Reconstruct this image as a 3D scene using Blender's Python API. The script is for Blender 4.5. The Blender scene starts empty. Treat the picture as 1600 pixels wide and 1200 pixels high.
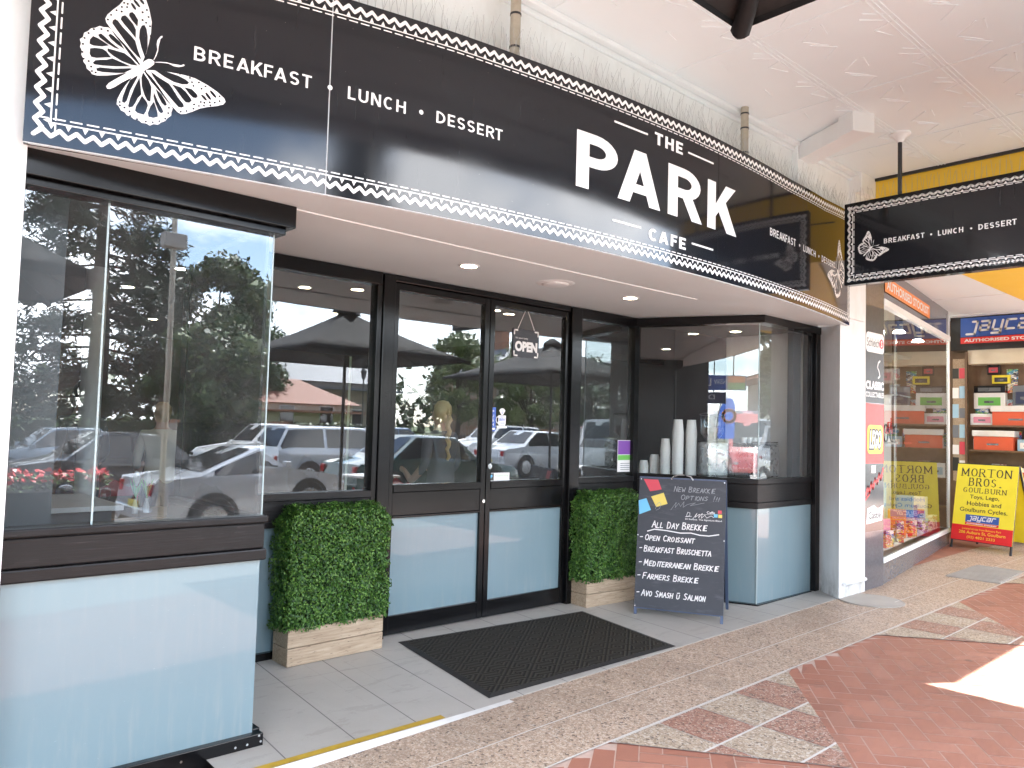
import bpy, bmesh, math, random
from mathutils import Vector, Matrix
R = math.radians
sc = bpy.context.scene
# ------------------------------------------------------------------ camera, sky, sun, exposure
cam = bpy.data.cameras.new('camera'); camo = bpy.data.objects.new('camera', cam)
sc.collection.objects.link(camo)
rx = (0.7379075, -0.6743186, 0.0280519); ux = (-0.0573850, -0.0212740, 0.9981254); fx = (0.6724578, 0.7381340, 0.0543940)
camo.matrix_world = Matrix(((rx[0], ux[0], -fx[0], -2.04833), (rx[1], ux[1], -fx[1], -4.98611), (rx[2], ux[2], -fx[2], 1.57571), (0, 0, 0, 1)))
cam.sensor_width = 36; cam.lens = 1227.77 / 1600 * 36
cam.clip_start = 0.02; cam.clip_end = 3000
sc.camera = camo
SUN = Vector((1.72, -1.15, 2.65)).normalized()
SUN_EL = math.asin(SUN.z); SUN_AZ = math.atan2(SUN.x, SUN.y)
w = bpy.data.worlds.new('World'); sc.world = w; w.use_nodes = True
nt = w.node_tree; nt.nodes.clear()
sky = nt.nodes.new('ShaderNodeTexSky'); sky.sky_type = 'NISHITA'; sky.sun_disc = False
sky.sun_elevation = SUN_EL; sky.sun_rotation = SUN_AZ; sky.air_density = 1.0; sky.dust_density = 0.6
tc = nt.nodes.new('ShaderNodeTexCoord'); mp = nt.nodes.new('ShaderNodeMapping'); mp.inputs['Scale'].default_value = (1.6, 1.6, 4.0)
cn = nt.nodes.new('ShaderNodeTexNoise'); cn.inputs['Scale'].default_value = 1.7; cn.inputs['Detail'].default_value = 7; cn.inputs['Roughness'].default_value = .58
cr = nt.nodes.new('ShaderNodeValToRGB'); cr.color_ramp.elements[0].position = .45; cr.color_ramp.elements[1].position = .60
mx = nt.nodes.new('ShaderNodeMix'); mx.data_type = 'RGBA'; mx.inputs[7].default_value = (13.0, 13.3, 13.8, 1)
bg = nt.nodes.new('ShaderNodeBackground'); bg.inputs['Strength'].default_value = 0.13
wo = nt.nodes.new('ShaderNodeOutputWorld')
nt.links.new(tc.outputs['Generated'], mp.inputs[0]); nt.links.new(mp.outputs[0], cn.inputs['Vector'])
nt.links.new(cn.outputs['Fac'], cr.inputs[0]); nt.links.new(cr.outputs[0], mx.inputs[0])
nt.links.new(sky.outputs[0], mx.inputs[6]); nt.links.new(mx.outputs[2], bg.inputs['Color']); nt.links.new(bg.outputs[0], wo.inputs[0])
sl = bpy.data.lights.new('sun', 'SUN'); sl.energy = 4.6; sl.angle = R(.5); sl.color = (1, .975, .94)
so = bpy.data.objects.new('sun', sl); sc.collection.objects.link(so)
so.rotation_euler = SUN.to_track_quat('Z', 'Y').to_euler(); so.location = (0, -10, 20)
sc.view_settings.view_transform = 'Standard'; sc.view_settings.look = 'None'
sc.view_settings.exposure = 2.97; sc.view_settings.gamma = 1; sc.view_settings.use_curve_mapping = False
sc.cycles.max_bounces = 12; sc.cycles.diffuse_bounces = 6; sc.cycles.glossy_bounces = 6; sc.cycles.transparent_max_bounces = 16
sc.cycles.sample_clamp_indirect = 6.0; sc.cycles.caustics_reflective = False; sc.cycles.caustics_refractive = False
random.seed(7)
COL = sc.collection

# ------------------------------------------------------------------ materials
class NB:
    def __init__(s, name):
        s.m = bpy.data.materials.new(name); s.m.use_nodes = True; s.t = s.m.node_tree; s.t.nodes.clear()
        s.o = s.t.nodes.new('ShaderNodeOutputMaterial'); s._tc = None
    def n(s, typ, **k):
        x = s.t.nodes.new(typ)
        for a, b in k.items(): setattr(x, a, b)
        return x
    def l(s, a, b): s.t.links.new(a, b)
    def sv(s, sock, v):
        if hasattr(v, 'is_output') or isinstance(v, bpy.types.NodeSocket): s.l(v, sock)
        else:
            if isinstance(v, (tuple, list)) and len(v) == 3 and sock.type == 'RGBA': v = (*v, 1)
            sock.default_value = v
    def coord(s, kind='Object'):
        if s._tc is None: s._tc = s.n('ShaderNodeTexCoord')
        return s._tc.outputs[kind]
    def map(s, scale=(1, 1, 1), rot=(0, 0, 0), loc=(0, 0, 0), kind='Object'):
        m = s.n('ShaderNodeMapping'); s.l(s.coord(kind), m.inputs[0])
        m.inputs['Scale'].default_value = scale; m.inputs['Rotation'].default_value = rot; m.inputs['Location'].default_value = loc
        return m.outputs[0]
    def noise(s, vec=None, scale=5, detail=4, rough=.5):
        x = s.n('ShaderNodeTexNoise'); x.inputs['Scale'].default_value = scale; x.inputs['Detail'].default_value = detail; x.inputs['Roughness'].default_value = rough
        s.l(vec or s.coord(), x.inputs['Vector']); return x.outputs['Fac']
    def vor(s, vec=None, scale=5, feat='F1', out='Color'):
        x = s.n('ShaderNodeTexVoronoi', feature=feat); x.inputs['Scale'].default_value = scale
        s.l(vec or s.coord(), x.inputs['Vector']); return x.outputs[out]
    def math(s, op, a, b=None, c=None):
        x = s.n('ShaderNodeMath', operation=op); s.sv(x.inputs[0], a)
        if b is not None: s.sv(x.inputs[1], b)
        if c is not None: s.sv(x.inputs[2], c)
        return x.outputs[0]
    def sep(s, v):
        x = s.n('ShaderNodeSeparateXYZ'); s.l(v, x.inputs[0]); return x.outputs
    def ramp(s, fac, *stops, interp='LINEAR'):
        x = s.n('ShaderNodeValToRGB'); cr = x.color_ramp; cr.interpolation = interp
        while len(cr.elements) < len(stops): cr.elements.new(.5)
        for e, (p, c) in zip(cr.elements, stops):
            e.position = p; e.color = (*c, 1) if len(c) == 3 else c
        s.sv(x.inputs[0], fac); return x.outputs[0]
    def mix(s, f, a, b, blend='MIX'):
        x = s.n('ShaderNodeMix', data_type='RGBA', blend_type=blend); s.sv(x.inputs[0], f); s.sv(x.inputs[6], a); s.sv(x.inputs[7], b); return x.outputs[2]
    def bump(s, h, st=.3, dist=.01):
        x = s.n('ShaderNodeBump'); x.inputs['Strength'].default_value = st; x.inputs['Distance'].default_value = dist; s.l(h, x.inputs['Height']); return x.outputs[0]
    def pbr(s, col, rough=.5, metal=0, normal=None, spec=.5, coat=0, coat_rough=.03, **k):
        p = s.n('ShaderNodeBsdfPrincipled'); s.sv(p.inputs['Base Color'], col); s.sv(p.inputs['Roughness'], rough); s.sv(p.inputs['Metallic'], metal)
        p.inputs['Specular IOR Level'].default_value = spec; p.inputs['Coat Weight'].default_value = coat; p.inputs['Coat Roughness'].default_value = coat_rough
        if normal is not None: s.l(normal, p.inputs['Normal'])
        for a, b in k.items(): s.sv(p.inputs[a.replace('_', ' ')], b)
        s.l(p.outputs[0], s.o.inputs[0]); return s.m

M = {}
def plain(name, col, rough=.5, metal=0, var=.12, scale=9, spec=.5, coat=0, bump=0, **k):
    b = NB(name); f = b.noise(scale=scale, detail=5)
    c = b.mix(f, tuple(x * (1 - var) for x in col), tuple(min(1, x * (1 + var)) for x in col))
    nrm = b.bump(b.noise(scale=scale * 9, detail=3), bump, .004) if bump else None
    rr = b.math('MULTIPLY_ADD', b.noise(scale=scale * 2.3), rough * .4, rough * .8)
    M[name] = b.pbr(c, rr, metal, nrm, spec, coat, **k); return M[name]
def glow(name, col, st):
    b = NB(name); e = b.n('ShaderNodeEmission'); e.inputs[0].default_value = (*col, 1); e.inputs[1].default_value = st; b.l(e.outputs[0], b.o.inputs[0]); M[name] = b.m

# sign: gloss black acrylic with dust specks
b = NB('black_acrylic'); sp = b.vor(scale=23, out='Distance'); spk = b.math('LESS_THAN', sp, .035)
spk2 = b.math('MULTIPLY', spk, b.math('GREATER_THAN', b.noise(scale=6), .52))
stk = b.math('MULTIPLY', b.math('MAXIMUM', 0.0, b.math('MULTIPLY_ADD', b.noise(b.map((14, 14, .8)), 3, 6, .65), 3.0, -1.7)), .05)
b.pbr(b.mix(stk, b.mix(spk2, (.009, .010, .0135), (.22, .2, .17)), (.3, .29, .27)), b.math('MULTIPLY_ADD', b.noise(scale=3), .09, .04), spec=.5)
M['black_acrylic'] = b.m
plain('vinyl_white', (.82, .82, .82), .35, var=.03)
plain('black_paint', (.0042, .0042, .0048), .2, var=.2, scale=6, spec=.28)
# weathered dark timber of the sills
b = NB('black_timber'); v = b.map((1.2, 40, 40)); n1 = b.noise(v, 3, 6, .65)
n2 = b.noise(b.map((3, 3, 3)), 2.2, 3)
f = b.math('MULTIPLY', b.math('SUBTRACT', n1, .5), b.math('MULTIPLY', b.math('GREATER_THAN', n2, .45), 2.4))
b.pbr(b.ramp(f, (0, (.006, .006, .0065)), (.35, (.013, .012, .013)), (.75, (.08, .078, .08))), .36, normal=b.bump(n1, .35, .004), spec=.3); M['black_timber'] = b.m
# frosted blue glass panels
b = NB('blue_glass'); g = b.noise(scale=.9, detail=2); oz = b.sep(b.coord())[2]
dr = b.noise(b.map((9, 9, .9)), 3, 5, .6); low = b.math('MAXIMUM', 0.0, b.math('MULTIPLY_ADD', oz, -2.6, .85))
gr = b.math('MULTIPLY', b.math('MAXIMUM', 0.0, b.math('MULTIPLY_ADD', dr, 4.0, -2.0)), b.math('ADD', .12, b.math('MULTIPLY', low, .5)))
c = b.mix(g, (.158, .235, .268), (.185, .270, .302)); c = b.mix(gr, c, (.30, .32, .31))
sc1 = b.noise(b.map((7, 7, 30), (0, R(25), 0)), 6, 4, .6); c = b.mix(b.math('MULTIPLY', b.math('GREATER_THAN', sc1, .72), .25), c, (.55, .62, .64))
b.pbr(c, .3, spec=.35, coat=1.0, coat_rough=.012, Coat_IOR=1.36); M['blue_glass'] = b.m
plain('panel_edge', (.36, .45, .46), .3)
# window glass: thin sheet, clear with mirror reflections
def glass(name, ior, tint=(.86, .9, .9), rough=.0, wave=False):
    b = NB(name); tr = b.n('ShaderNodeBsdfTransparent'); tr.inputs[0].default_value = (*tint, 1)
    gl = b.n('ShaderNodeBsdfGlossy'); gl.inputs['Roughness'].default_value = rough; gl.inputs[0].default_value = (.93, .97, 1, 1)
    if wave: b.l(b.bump(b.noise(scale=1.1, detail=1), .035, .02), gl.inputs['Normal'])
    lw = b.n('ShaderNodeLayerWeight'); lw.inputs[0].default_value = .5; r0 = ((ior - 1) / (ior + 1)) ** 2
    fr = b.math('MULTIPLY_ADD', b.math('POWER', lw.outputs['Facing'], 5.0), 1 - r0, r0)
    ms = b.n('ShaderNodeMixShader'); b.l(fr, ms.inputs[0]); b.l(tr.outputs[0], ms.inputs[1]); b.l(gl.outputs[0], ms.inputs[2])
    df = b.n('ShaderNodeBsdfDiffuse'); df.inputs[0].default_value = (.7, .71, .72, 1); md = b.n('ShaderNodeMixShader')
    sm = b.math('MAXIMUM', 0.0, b.math('MULTIPLY_ADD', b.noise(b.map((1, 1, .5)), 4, 6, .65), .10, -.03)); b.l(b.math('ADD', sm, .005) if wave else b.math('MULTIPLY', sm, .5), md.inputs[0])
    b.l(ms.outputs[0], md.inputs[1]); b.l(df.outputs[0], md.inputs[2]); b.l(md.outputs[0], b.o.inputs[0])
    M[name] = b.m
glass('window_glass', 2.2, wave=True)
glass('shop_glass', 1.75, (.93, .96, .95))
glass('wine_glass', 1.5, (.95, .97, .97))
# white painted render and ceiling
b = NB('white_render'); d = b.noise(b.map((3, 3, 1.2)), 2, 6, .7)
oz = b.sep(b.coord())[2]; lowm = b.math('MULTIPLY', b.math('MAXIMUM', 0.0, b.math('MULTIPLY_ADD', oz, -2.4, .75)), b.math('MAXIMUM', 0.0, b.math('MULTIPLY_ADD', b.noise(b.map((1, 1, .5)), 7, 6, .7), 4.0, -1.7)))
wallc = b.mix(b.ramp(d, (.35, (0, 0, 0)), (.75, (1, 1, 1))), (.80, .815, .82), (.70, .71, .70))
b.pbr(b.mix(b.math('MINIMUM', lowm, .7), wallc, (.22, .20, .17)), .6, normal=b.bump(b.noise(scale=60), .15, .004)); M['white_render'] = b.m
plain('white_paint', (.755, .79, .805), .5, var=.04, scale=3)
plain('soffit_paint', (.67, .73, .75), .5, var=.05, scale=2)
plain('ceiling_paint', (.74, .815, .845), .5, var=.04, scale=1.2)
plain('galv_pipe', (.42, .38, .31), .5, .4, var=.25, scale=20)
plain('wire', (.42, .42, .43), .4, .8)
plain('dark_metal', (.03, .032, .036), .4, .2)
plain('blue_grey_metal', (.06, .09, .16), .4, .1)
plain('steel', (.55, .56, .57), .28, 1, var=.08)
plain('chrome', (.75, .76, .77), .12, 1, var=.05)
# entry tiles
b = NB('entry_tile'); v = b.map(rot=(0, 0, R(3.2)), loc=(.115, .09, 0)); o = b.sep(v)
def gridline(b, x, pitch, half):
    fr = b.math('FRACT', b.math('DIVIDE', x, pitch)); dd = b.math('MINIMUM', fr, b.math('SUBTRACT', 1.0, fr)); return b.math('LESS_THAN', b.math('MULTIPLY', dd, pitch), half)
gx = gridline(b, o[0], .384, .0035); gy = gridline(b, b.math('ADD', o[1], .35), 1.1, .0025)
grid = b.math('MAXIMUM', gx, b.math('MULTIPLY', gy, .35)); fine = b.noise(scale=220, detail=2); blot = b.noise(scale=2.5, detail=5, rough=.65)
c = b.mix(blot, (.33, .31, .28), (.46, .44, .41)); c = b.mix(b.math('MULTIPLY', fine, .35), c, (.25, .23, .21)); c = b.mix(b.math('MULTIPLY', b.math('GREATER_THAN', b.noise(b.map((1.4, 5, 1)), 2.2, 7, .72), .58), .22), c, (.2, .18, .16)); c = b.mix(grid, c, (.12, .115, .11))
b.pbr(c, .5, normal=b.bump(b.math('SUBTRACT', fine, grid), .12, .003)); M['entry_tile'] = b.m
# exposed-pebble footpath tiles
def pebble(name, base, lo, chips):
    b = NB(name); v = b.map(rot=(0, 0, R(3.0))); o = b.sep(v)
    v1 = b.vor(scale=75); v2 = b.vor(scale=160); s1 = b.sep(v1); s2 = b.sep(v2)
    c = b.ramp(s1[0], (0, lo), (.3, base), (.62, tuple(x * 1.12 for x in base)), (.8, chips), (.93, (.09, .06, .045)), (1, (.62, .58, .5)), interp='CONSTANT')
    c = b.mix(b.math('MULTIPLY', b.math('GREATER_THAN', s2[1], .8), .7), c, tuple(x * .45 for x in base))
    c = b.mix(b.math('MULTIPLY', b.math('GREATER_THAN', s2[2], .93), .8), c, (.66, .6, .52))
    st = b.noise(scale=1.6, detail=5, rough=.7); c = b.mix(b.math('MULTIPLY', st, .35), c, tuple(x * .75 for x in base))
    xl = gridline(b, b.math('ADD', o[1], .0), .39, .004); yl = gridline(b, o[0], .384, .0025)
    brk = b.math('GREATER_THAN', b.noise(scale=4), .47)
    j = b.math('MAXIMUM', b.math('MULTIPLY', xl, .0), b.math('MULTIPLY', b.math('MULTIPLY', yl, brk), .45))
    c = b.mix(j, c, (.55, .53, .5))
    gum = b.math('LESS_THAN', b.vor(scale=2.6, out='Distance'), .055); c = b.mix(b.math('MULTIPLY', gum, .55), c, (.08, .07, .06)); c = b.mix(b.math('MULTIPLY', b.math('GREATER_THAN', b.noise(b.map((1, 1, 1), loc=(7, 3, 0)), 1.1, 6, .7), .56), .18), c, (.16, .12, .09))
    M[name] = b.pbr(c, .55, normal=b.bump(b.vor(scale=75, out='Distance'), .35, .004)); return M[name]
pebble('pebble_tile', (.46, .345, .262), (.36, .26, .19), (.56, .455, .37))
pebble('pebble_tile_red', (.34, .185, .135), (.27, .135, .1), (.45, .33, .27))
pebble('pebble_tile_dark', (.17, .13, .10), (.12, .09, .07), (.25, .21, .17))
pebble('pebble_tile_pale', (.43, .34, .255), (.33, .25, .18), (.56, .5, .43))
plain('grout', (.60, .58, .55), .7)
plain('grout_pink', (.50, .37, .31), .8, var=.2, scale=20)
b = NB('brick_paver'); gi = b.n('ShaderNodeNewGeometry'); isl = gi.outputs['Random Per Island']
c = b.ramp(isl, (0, (.315, .125, .083)), (.5, (.36, .15, .10)), (1, (.40, .18, .125)))
c = b.mix(b.math('MULTIPLY', b.noise(scale=3, detail=6, rough=.7), .45), c, (.26, .125, .09)); c = b.mix(b.math('MULTIPLY', b.math('GREATER_THAN', b.vor(scale=55, out='Distance'), .75), .0), c, (.5, .4, .35))
gum = b.math('LESS_THAN', b.vor(scale=2.3, out='Distance'), .06); c = b.mix(b.math('MULTIPLY', gum, .6), c, (.07, .05, .045)); c = b.mix(b.math('MULTIPLY', b.math('GREATER_THAN', b.noise(scale=.9, detail=7, rough=.72), .57), .3), c, (.15, .075, .055))
b.pbr(c, .62, normal=b.bump(b.noise(scale=140), .25, .003)); M['brick_paver'] = b.m
b = NB('asphalt'); a1 = b.noise(scale=260, detail=2); a2 = b.noise(scale=.6, detail=5)
b.pbr(b.mix(a1, b.mix(a2, (.04, .04, .042), (.06, .06, .06)), (.11, .11, .11)), .8, normal=b.bump(a1, .4, .004)); M['asphalt'] = b.m
plain('concrete', (.36, .34, .31), .8, var=.2, scale=4, bump=.2)
plain('kerb_stone', (.38, .37, .35), .8, var=.2, scale=6)
plain('yellow_strip', (.42, .27, .03), .6, var=.35, scale=14)
plain('lip_concrete', (.62, .61, .59), .7, var=.25, scale=9)
b = NB('grass'); b.pbr(b.mix(b.noise(scale=30), (.045, .075, .018), (.10, .13, .035)), .9); M['grass'] = b.m
# doormat: ribbed rubber squares, ribs alternating in direction
b = NB('doormat'); v = b.map(rot=(0, 0, R(7))); o = b.sep(v)
ck = b.math('MODULO', b.math('ADD', b.math('FLOOR', b.math('DIVIDE', b.math('ADD', o[0], 40), .11)), b.math('FLOOR', b.math('DIVIDE', b.math('ADD', o[1], 40), .11))), 2.0)
d1 = b.math('SINE', b.math('MULTIPLY', b.math('ADD', o[0], o[1]), 150.0)); d2 = b.math('SINE', b.math('MULTIPLY', b.math('SUBTRACT', o[0], o[1]), 150.0))
rb = b.math('ADD', b.math('MULTIPLY', d1, ck), b.math('MULTIPLY', d2, b.math('SUBTRACT', 1.0, ck)))
c = b.ramp(b.math('MULTIPLY_ADD', rb, .5, .5), (0, (.007, .0065, .006)), (.6, (.014, .0125, .0105)), (1, (.045, .04, .031))); c = b.mix(b.math('MULTIPLY', b.noise(scale=3, detail=5), .5), c, (.03, .026, .02))
b.pbr(c, .75, normal=b.bump(rb, .5, .003), spec=.25); M['doormat'] = b.m
plain('rubber_edge', (.014, .013, .013), .7)
# planter timber
b = NB('planter_wood'); v = b.map((1.5, 26, 26)); n1 = b.noise(v, 3, 6, .65)
c = b.ramp(n1, (.3, (.27, .19, .125)), (.5, (.38, .29, .20)), (.7, (.47, .37, .27))); c = b.mix(b.math('GREATER_THAN', b.noise(b.map((4, 40, 40)), 4, 3), .66), c, (.09, .06, .04))
b.pbr(c, .6, normal=b.bump(n1, .3, .003)); M['planter_wood'] = b.m
def leafmat(name, a, bb, c3):
    b = NB(name); g = b.n('ShaderNodeNewGeometry'); 
    b.pbr(b.ramp(g.outputs['Random Per Island'], (0, a), (.55, bb), (1, c3)), .5, spec=.4); M[name] = b.m
leafmat('box_leaf', (.012, .05, .007), (.045, .125, .016), (.12, .235, .04))
leafmat('conifer_leaf', (.006, .014, .006), (.014, .03, .013), (.035, .055, .024))
leafmat('tree_leaf', (.014, .034, .009), (.036, .072, .02), (.095, .135, .04))
leafmat('pale_leaf', (.05, .08, .02), (.10, .14, .04), (.18, .2, .07))
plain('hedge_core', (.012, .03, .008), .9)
plain('bark', (.06, .045, .035), .9, var=.4, scale=6)
# chalkboard etc
b = NB('chalkboard'); n1 = b.noise(scale=4, detail=6, rough=.7)
wp = b.math('MAXIMUM', 0.0, b.math('MULTIPLY_ADD', b.noise(b.map((2, 2, 9), (0, R(20), 0)), 3, 6, .6), 3.0, -1.6))
b.pbr(b.mix(b.math('MULTIPLY', wp, .22), b.mix(n1, (.028, .032, .042), (.055, .061, .075)), (.34, .36, .39)), .55); M['chalkboard'] = b.m
plain('chalk_white', (.85, .85, .85), .9, var=.1, scale=60)
plain('chalk_grey', (.30, .32, .34), .9, var=.3, scale=60)
for n, c in dict(red=(.62, .06, .09), yellow=(.75, .60, .12), cyan=(.16, .52, .78), board_yellow=(.86, .74, .04), board_red=(.72, .02, .025), ink_black=(.03, .03, .025),
                 logo_blue=(.04, .11, .42), sticker_white=(.82, .82, .82), purple=(.20, .07, .36), green=(.16, .50, .10), brand_red=(.72, .035, .03), cooler_red=(.66, .11, .045), brand_yellow=(.85, .65, .04),
                 orange=(.80, .24, .03), teal=(.03, .30, .36), navy=(.02, .03, .09), cream=(.72, .66, .52), sign_green=(.02, .25, .09), toy_blue=(.08, .25, .6), pink=(.75, .3, .4),
                 sky_blue=(.35, .55, .7), gold=(.55, .38, .06)).items(): plain(n, c, .42, var=.06)
M['yellow_soffit'] = plain('yellow_soffit', (.82, .55, .05), .5, var=.05, scale=2)
plain('granite', (.10, .10, .115), .09, var=.35, scale=60, spec=.7)
plain('grey_tile', (.13, .135, .15), .2, var=.25, scale=30)
plain('pillar_black', (.02, .02, .024), .12, spec=.7)
# interior
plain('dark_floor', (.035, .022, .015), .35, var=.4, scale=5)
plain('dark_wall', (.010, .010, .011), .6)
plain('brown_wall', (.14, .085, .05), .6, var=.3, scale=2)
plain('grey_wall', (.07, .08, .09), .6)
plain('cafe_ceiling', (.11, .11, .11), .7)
plain('table_white', (.75, .75, .74), .3)
plain('chair_red', (.35, .015, .02), .4)
plain('chair_wood', (.42, .28, .17), .45, var=.2, scale=12)
plain('cup_paper', (.90, .89, .87), .5, var=.03)
plain('coffee_bean', (.05, .02, .01), .4)
glow('lamp', (1.0, .80, .52), 13.0)
glow('spot_lens', (1.0, .93, .82), 30.0)
def printed(name, scale, *cols):
    b = NB(name); v = b.sep(b.vor(b.map((1, 1, 1.7)), scale)); n_ = len(cols)
    c = b.ramp(v[0], *[(k / n_, q) for k, q in enumerate(cols)], interp='CONSTANT'); s2 = b.sep(b.vor(b.map((1, 1, 2.5)), scale * 4)); c = b.mix(b.math('MULTIPLY', b.math('GREATER_THAN', s2[1], .62), .8), c, b.ramp(s2[0], (0, (.04, .04, .05)), (.4, (.8, .8, .78)), (.7, cols[0]), interp='CONSTANT'))
    M[name] = b.pbr(c, .35)
printed('print_warm', 11, (.75, .62, .05), (.70, .05, .04), (.85, .82, .75), (.80, .28, .03), (.06, .10, .35))
printed('print_cool', 13, (.06, .16, .5), (.8, .8, .8), (.05, .35, .5), (.03, .03, .05), (.2, .5, .12))
printed('print_pale', 15, (.78, .77, .74), (.62, .55, .42), (.5, .08, .10), (.10, .12, .14), (.35, .5, .6))
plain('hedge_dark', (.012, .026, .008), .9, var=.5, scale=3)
# fabric and street
plain('umbrella_fabric', (.006, .006, .007), .9, var=.2)
plain('umbrella_grey', (.004, .004, .0045), .7, spec=.2)
plain('tyre', (.02, .02, .02), .8)
plain('car_glass', (.01, .012, .014), .05, spec=.9)
plain('lamp_red', (.4, .01, .01), .2)
plain('plate_yellow', (.75, .62, .1), .4)
for n, c in dict(silver=(.52, .54, .57), black=(.012, .012, .014), grey=(.16, .17, .19), white=(.80, .80, .79), green=(.012, .05, .045), blue=(.10, .17, .30), red=(.26, .02, .02), steelblue=(.25, .30, .36)).items():
    plain('car_' + n, c, .28, .35 if n in ('silver', 'grey', 'steelblue') else 0, var=.03, scale=.6, coat=1.0)
b = NB('house_brick'); v = b.map((1, 1, 1)); br = b.n('ShaderNodeTexBrick'); b.l(b.coord(), br.inputs[0]); br.inputs['Scale'].default_value = 3.0
b.sv(br.inputs['Color1'], (.24, .10, .06)); b.sv(br.inputs['Color2'], (.32, .15, .09)); b.sv(br.inputs['Mortar'], (.35, .3, .26)); b.pbr(br.outputs[0], .8); M['house_brick'] = b.m
plain('roof_slate', (.10, .12, .15), .6, var=.3, scale=5)
plain('roof_tile', (.28, .11, .07), .7, var=.3, scale=6)
plain('skin', (.55, .33, .23), .5); plain('hair_dark', (.03, .02, .015), .5); plain('hair_blond', (.5, .36, .18), .5)
plain('shirt_white', (.7, .66, .55), .8); plain('shirt_dark', (.07, .07, .08), .8); plain('trousers', (.03, .03, .05), .8); plain('hi_vis', (.45, .75, .05), .7)
plain('brown_timber', (.17, .108, .065), .55, var=.35, scale=10)

# ------------------------------------------------------------------ helpers
class MB:
    """collects faces of ONE mesh object"""
    def __init__(s): s.v = []; s.f = []; s.mi = []; s.cur = 0; s.mats = []
    def mat(s, name):
        if name not in s.mats: s.mats.append(name)
        s.cur = s.mats.index(name); return s
    def face(s, pts):
        i = len(s.v); s.v += [tuple(p) for p in pts]; s.f.append(tuple(range(i, i + len(pts)))); s.mi.append(s.cur); return s
    def add(s, vs, fs):
        i = len(s.v); s.v += [tuple(p) for p in vs]
        for f in fs: s.f.append(tuple(k + i for k in f)); s.mi.append(s.cur)
        return s
    def box(s, x0, x1, y0, y1, z0, z1):
        return s.add([(x0, y0, z0), (x1, y0, z0), (x1, y1, z0), (x0, y1, z0), (x0, y0, z1), (x1, y0, z1), (x1, y1, z1), (x0, y1, z1)],
                     [(0, 3, 2, 1), (4, 5, 6, 7), (0, 1, 5, 4), (1, 2, 6, 5), (2, 3, 7, 6), (3, 0, 4, 7)])
    def bar(s, a, c, wd, h, up=(0, 0, 1)):
        a = Vector(a); c = Vector(c); d = (c - a).normalized(); up = Vector(up)
        if abs(d.dot(up)) > .99: up = Vector((0, 1, 0))
        x = d.cross(up).normalized() * wd / 2; y = x.cross(d).normalized() * h / 2
        vs = [p + sx * x + sy * y for p in (a, c) for sx, sy in ((-1, -1), (1, -1), (1, 1), (-1, 1))]
        return s.add(vs, [(0, 3, 2, 1), (4, 5, 6, 7), (0, 1, 5, 4), (1, 2, 6, 5), (2, 3, 7, 6), (3, 0, 4, 7)])
    def tube(s, pts, r, n=8, cap=True):
        pts = [Vector(p) for p in pts]; rs = r if isinstance(r, (list, tuple)) else [r] * len(pts); rings = []
        ref = Vector((0, 0, 1))
        for k, p in enumerate(pts):
            d = (pts[min(k + 1, len(pts) - 1)] - pts[max(k - 1, 0)]).normalized()
            if abs(d.dot(ref)) > .95: ref = Vector((1, 0, 0)) if abs(d.x) < .9 else Vector((0, 1, 0))
            x = d.cross(ref).normalized(); y = x.cross(d)
            rings.append([p + rs[k] * (math.cos(t) * x + math.sin(t) * y) for t in [2 * math.pi * q / n for q in range(n)]])
        vs = [q for rg in rings for q in rg]; fs = []
        for k in range(len(pts) - 1):
            for q in range(n): fs.append((k * n + q, k * n + (q + 1) % n, (k + 1) * n + (q + 1) % n, (k + 1) * n + q))
        if cap: fs += [tuple(range(n))[::-1], tuple((len(pts) - 1) * n + q for q in range(n))]
        return s.add(vs, fs)
    def lathe(s, prof, n=20, c=(0, 0, 0)):
        vs = []; fs = []
        for r, z in prof:
            for q in range(n): t = 2 * math.pi * q / n; vs.append((c[0] + r * math.cos(t), c[1] + r * math.sin(t), c[2] + z))
        for k in range(len(prof) - 1):
            for q in range(n): fs.append((k * n + q, k * n + (q + 1) % n, (k + 1) * n + (q + 1) % n, (k + 1) * n + q))
        if prof[0][0] > 1e-5: fs.append(tuple(range(n))[::-1])
        if prof[-1][0] > 1e-5: fs.append(tuple((len(prof) - 1) * n + q for q in range(n)))
        return s.add(vs, fs)
    def prism(s, poly, z0, z1):
        n = len(poly); vs = [(x, y, z0) for x, y in poly] + [(x, y, z1) for x, y in poly]
        return s.add(vs, [tuple(range(n))[::-1], tuple(range(n, 2 * n))] + [(k, (k + 1) % n, n + (k + 1) % n, n + k) for k in range(n)])
    def stroke(s, pts, wd, fm):
        """flat ribbon with rounded ends along 2D pts, mapped by fm(x, y)"""
        for (x0, y0), (x1, y1) in zip(pts, pts[1:]):
            l = math.hypot(x1 - x0, y1 - y0) or 1e-6; ux_, uy_ = (x1 - x0) / l * wd / 2, (y1 - y0) / l * wd / 2
            q = [(x0 - uy_, y0 + ux_), (x0 - ux_ * .7 - uy_ * .7, y0 - uy_ * .7 + ux_ * .7), (x0 - ux_, y0 - uy_), (x0 - ux_ * .7 + uy_ * .7, y0 - uy_ * .7 - ux_ * .7), (x0 + uy_, y0 - ux_),
                 (x1 + uy_, y1 - ux_), (x1 + ux_ * .7 + uy_ * .7, y1 + uy_ * .7 - ux_ * .7), (x1 + ux_, y1 + uy_), (x1 + ux_ * .7 - uy_ * .7, y1 + uy_ * .7 + ux_ * .7), (x1 - uy_, y1 + ux_)]
            s.face([fm(*p) for p in q])
        return s
    def poly2(s, pts, fm): return s.face([fm(*p) for p in pts])
    def disc(s, c, r, fm, n=14, ry=None): return s.face([fm(c[0] + r * math.cos(2 * math.pi * k / n), c[1] + (ry or r) * math.sin(2 * math.pi * k / n)) for k in range(n)])
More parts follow.
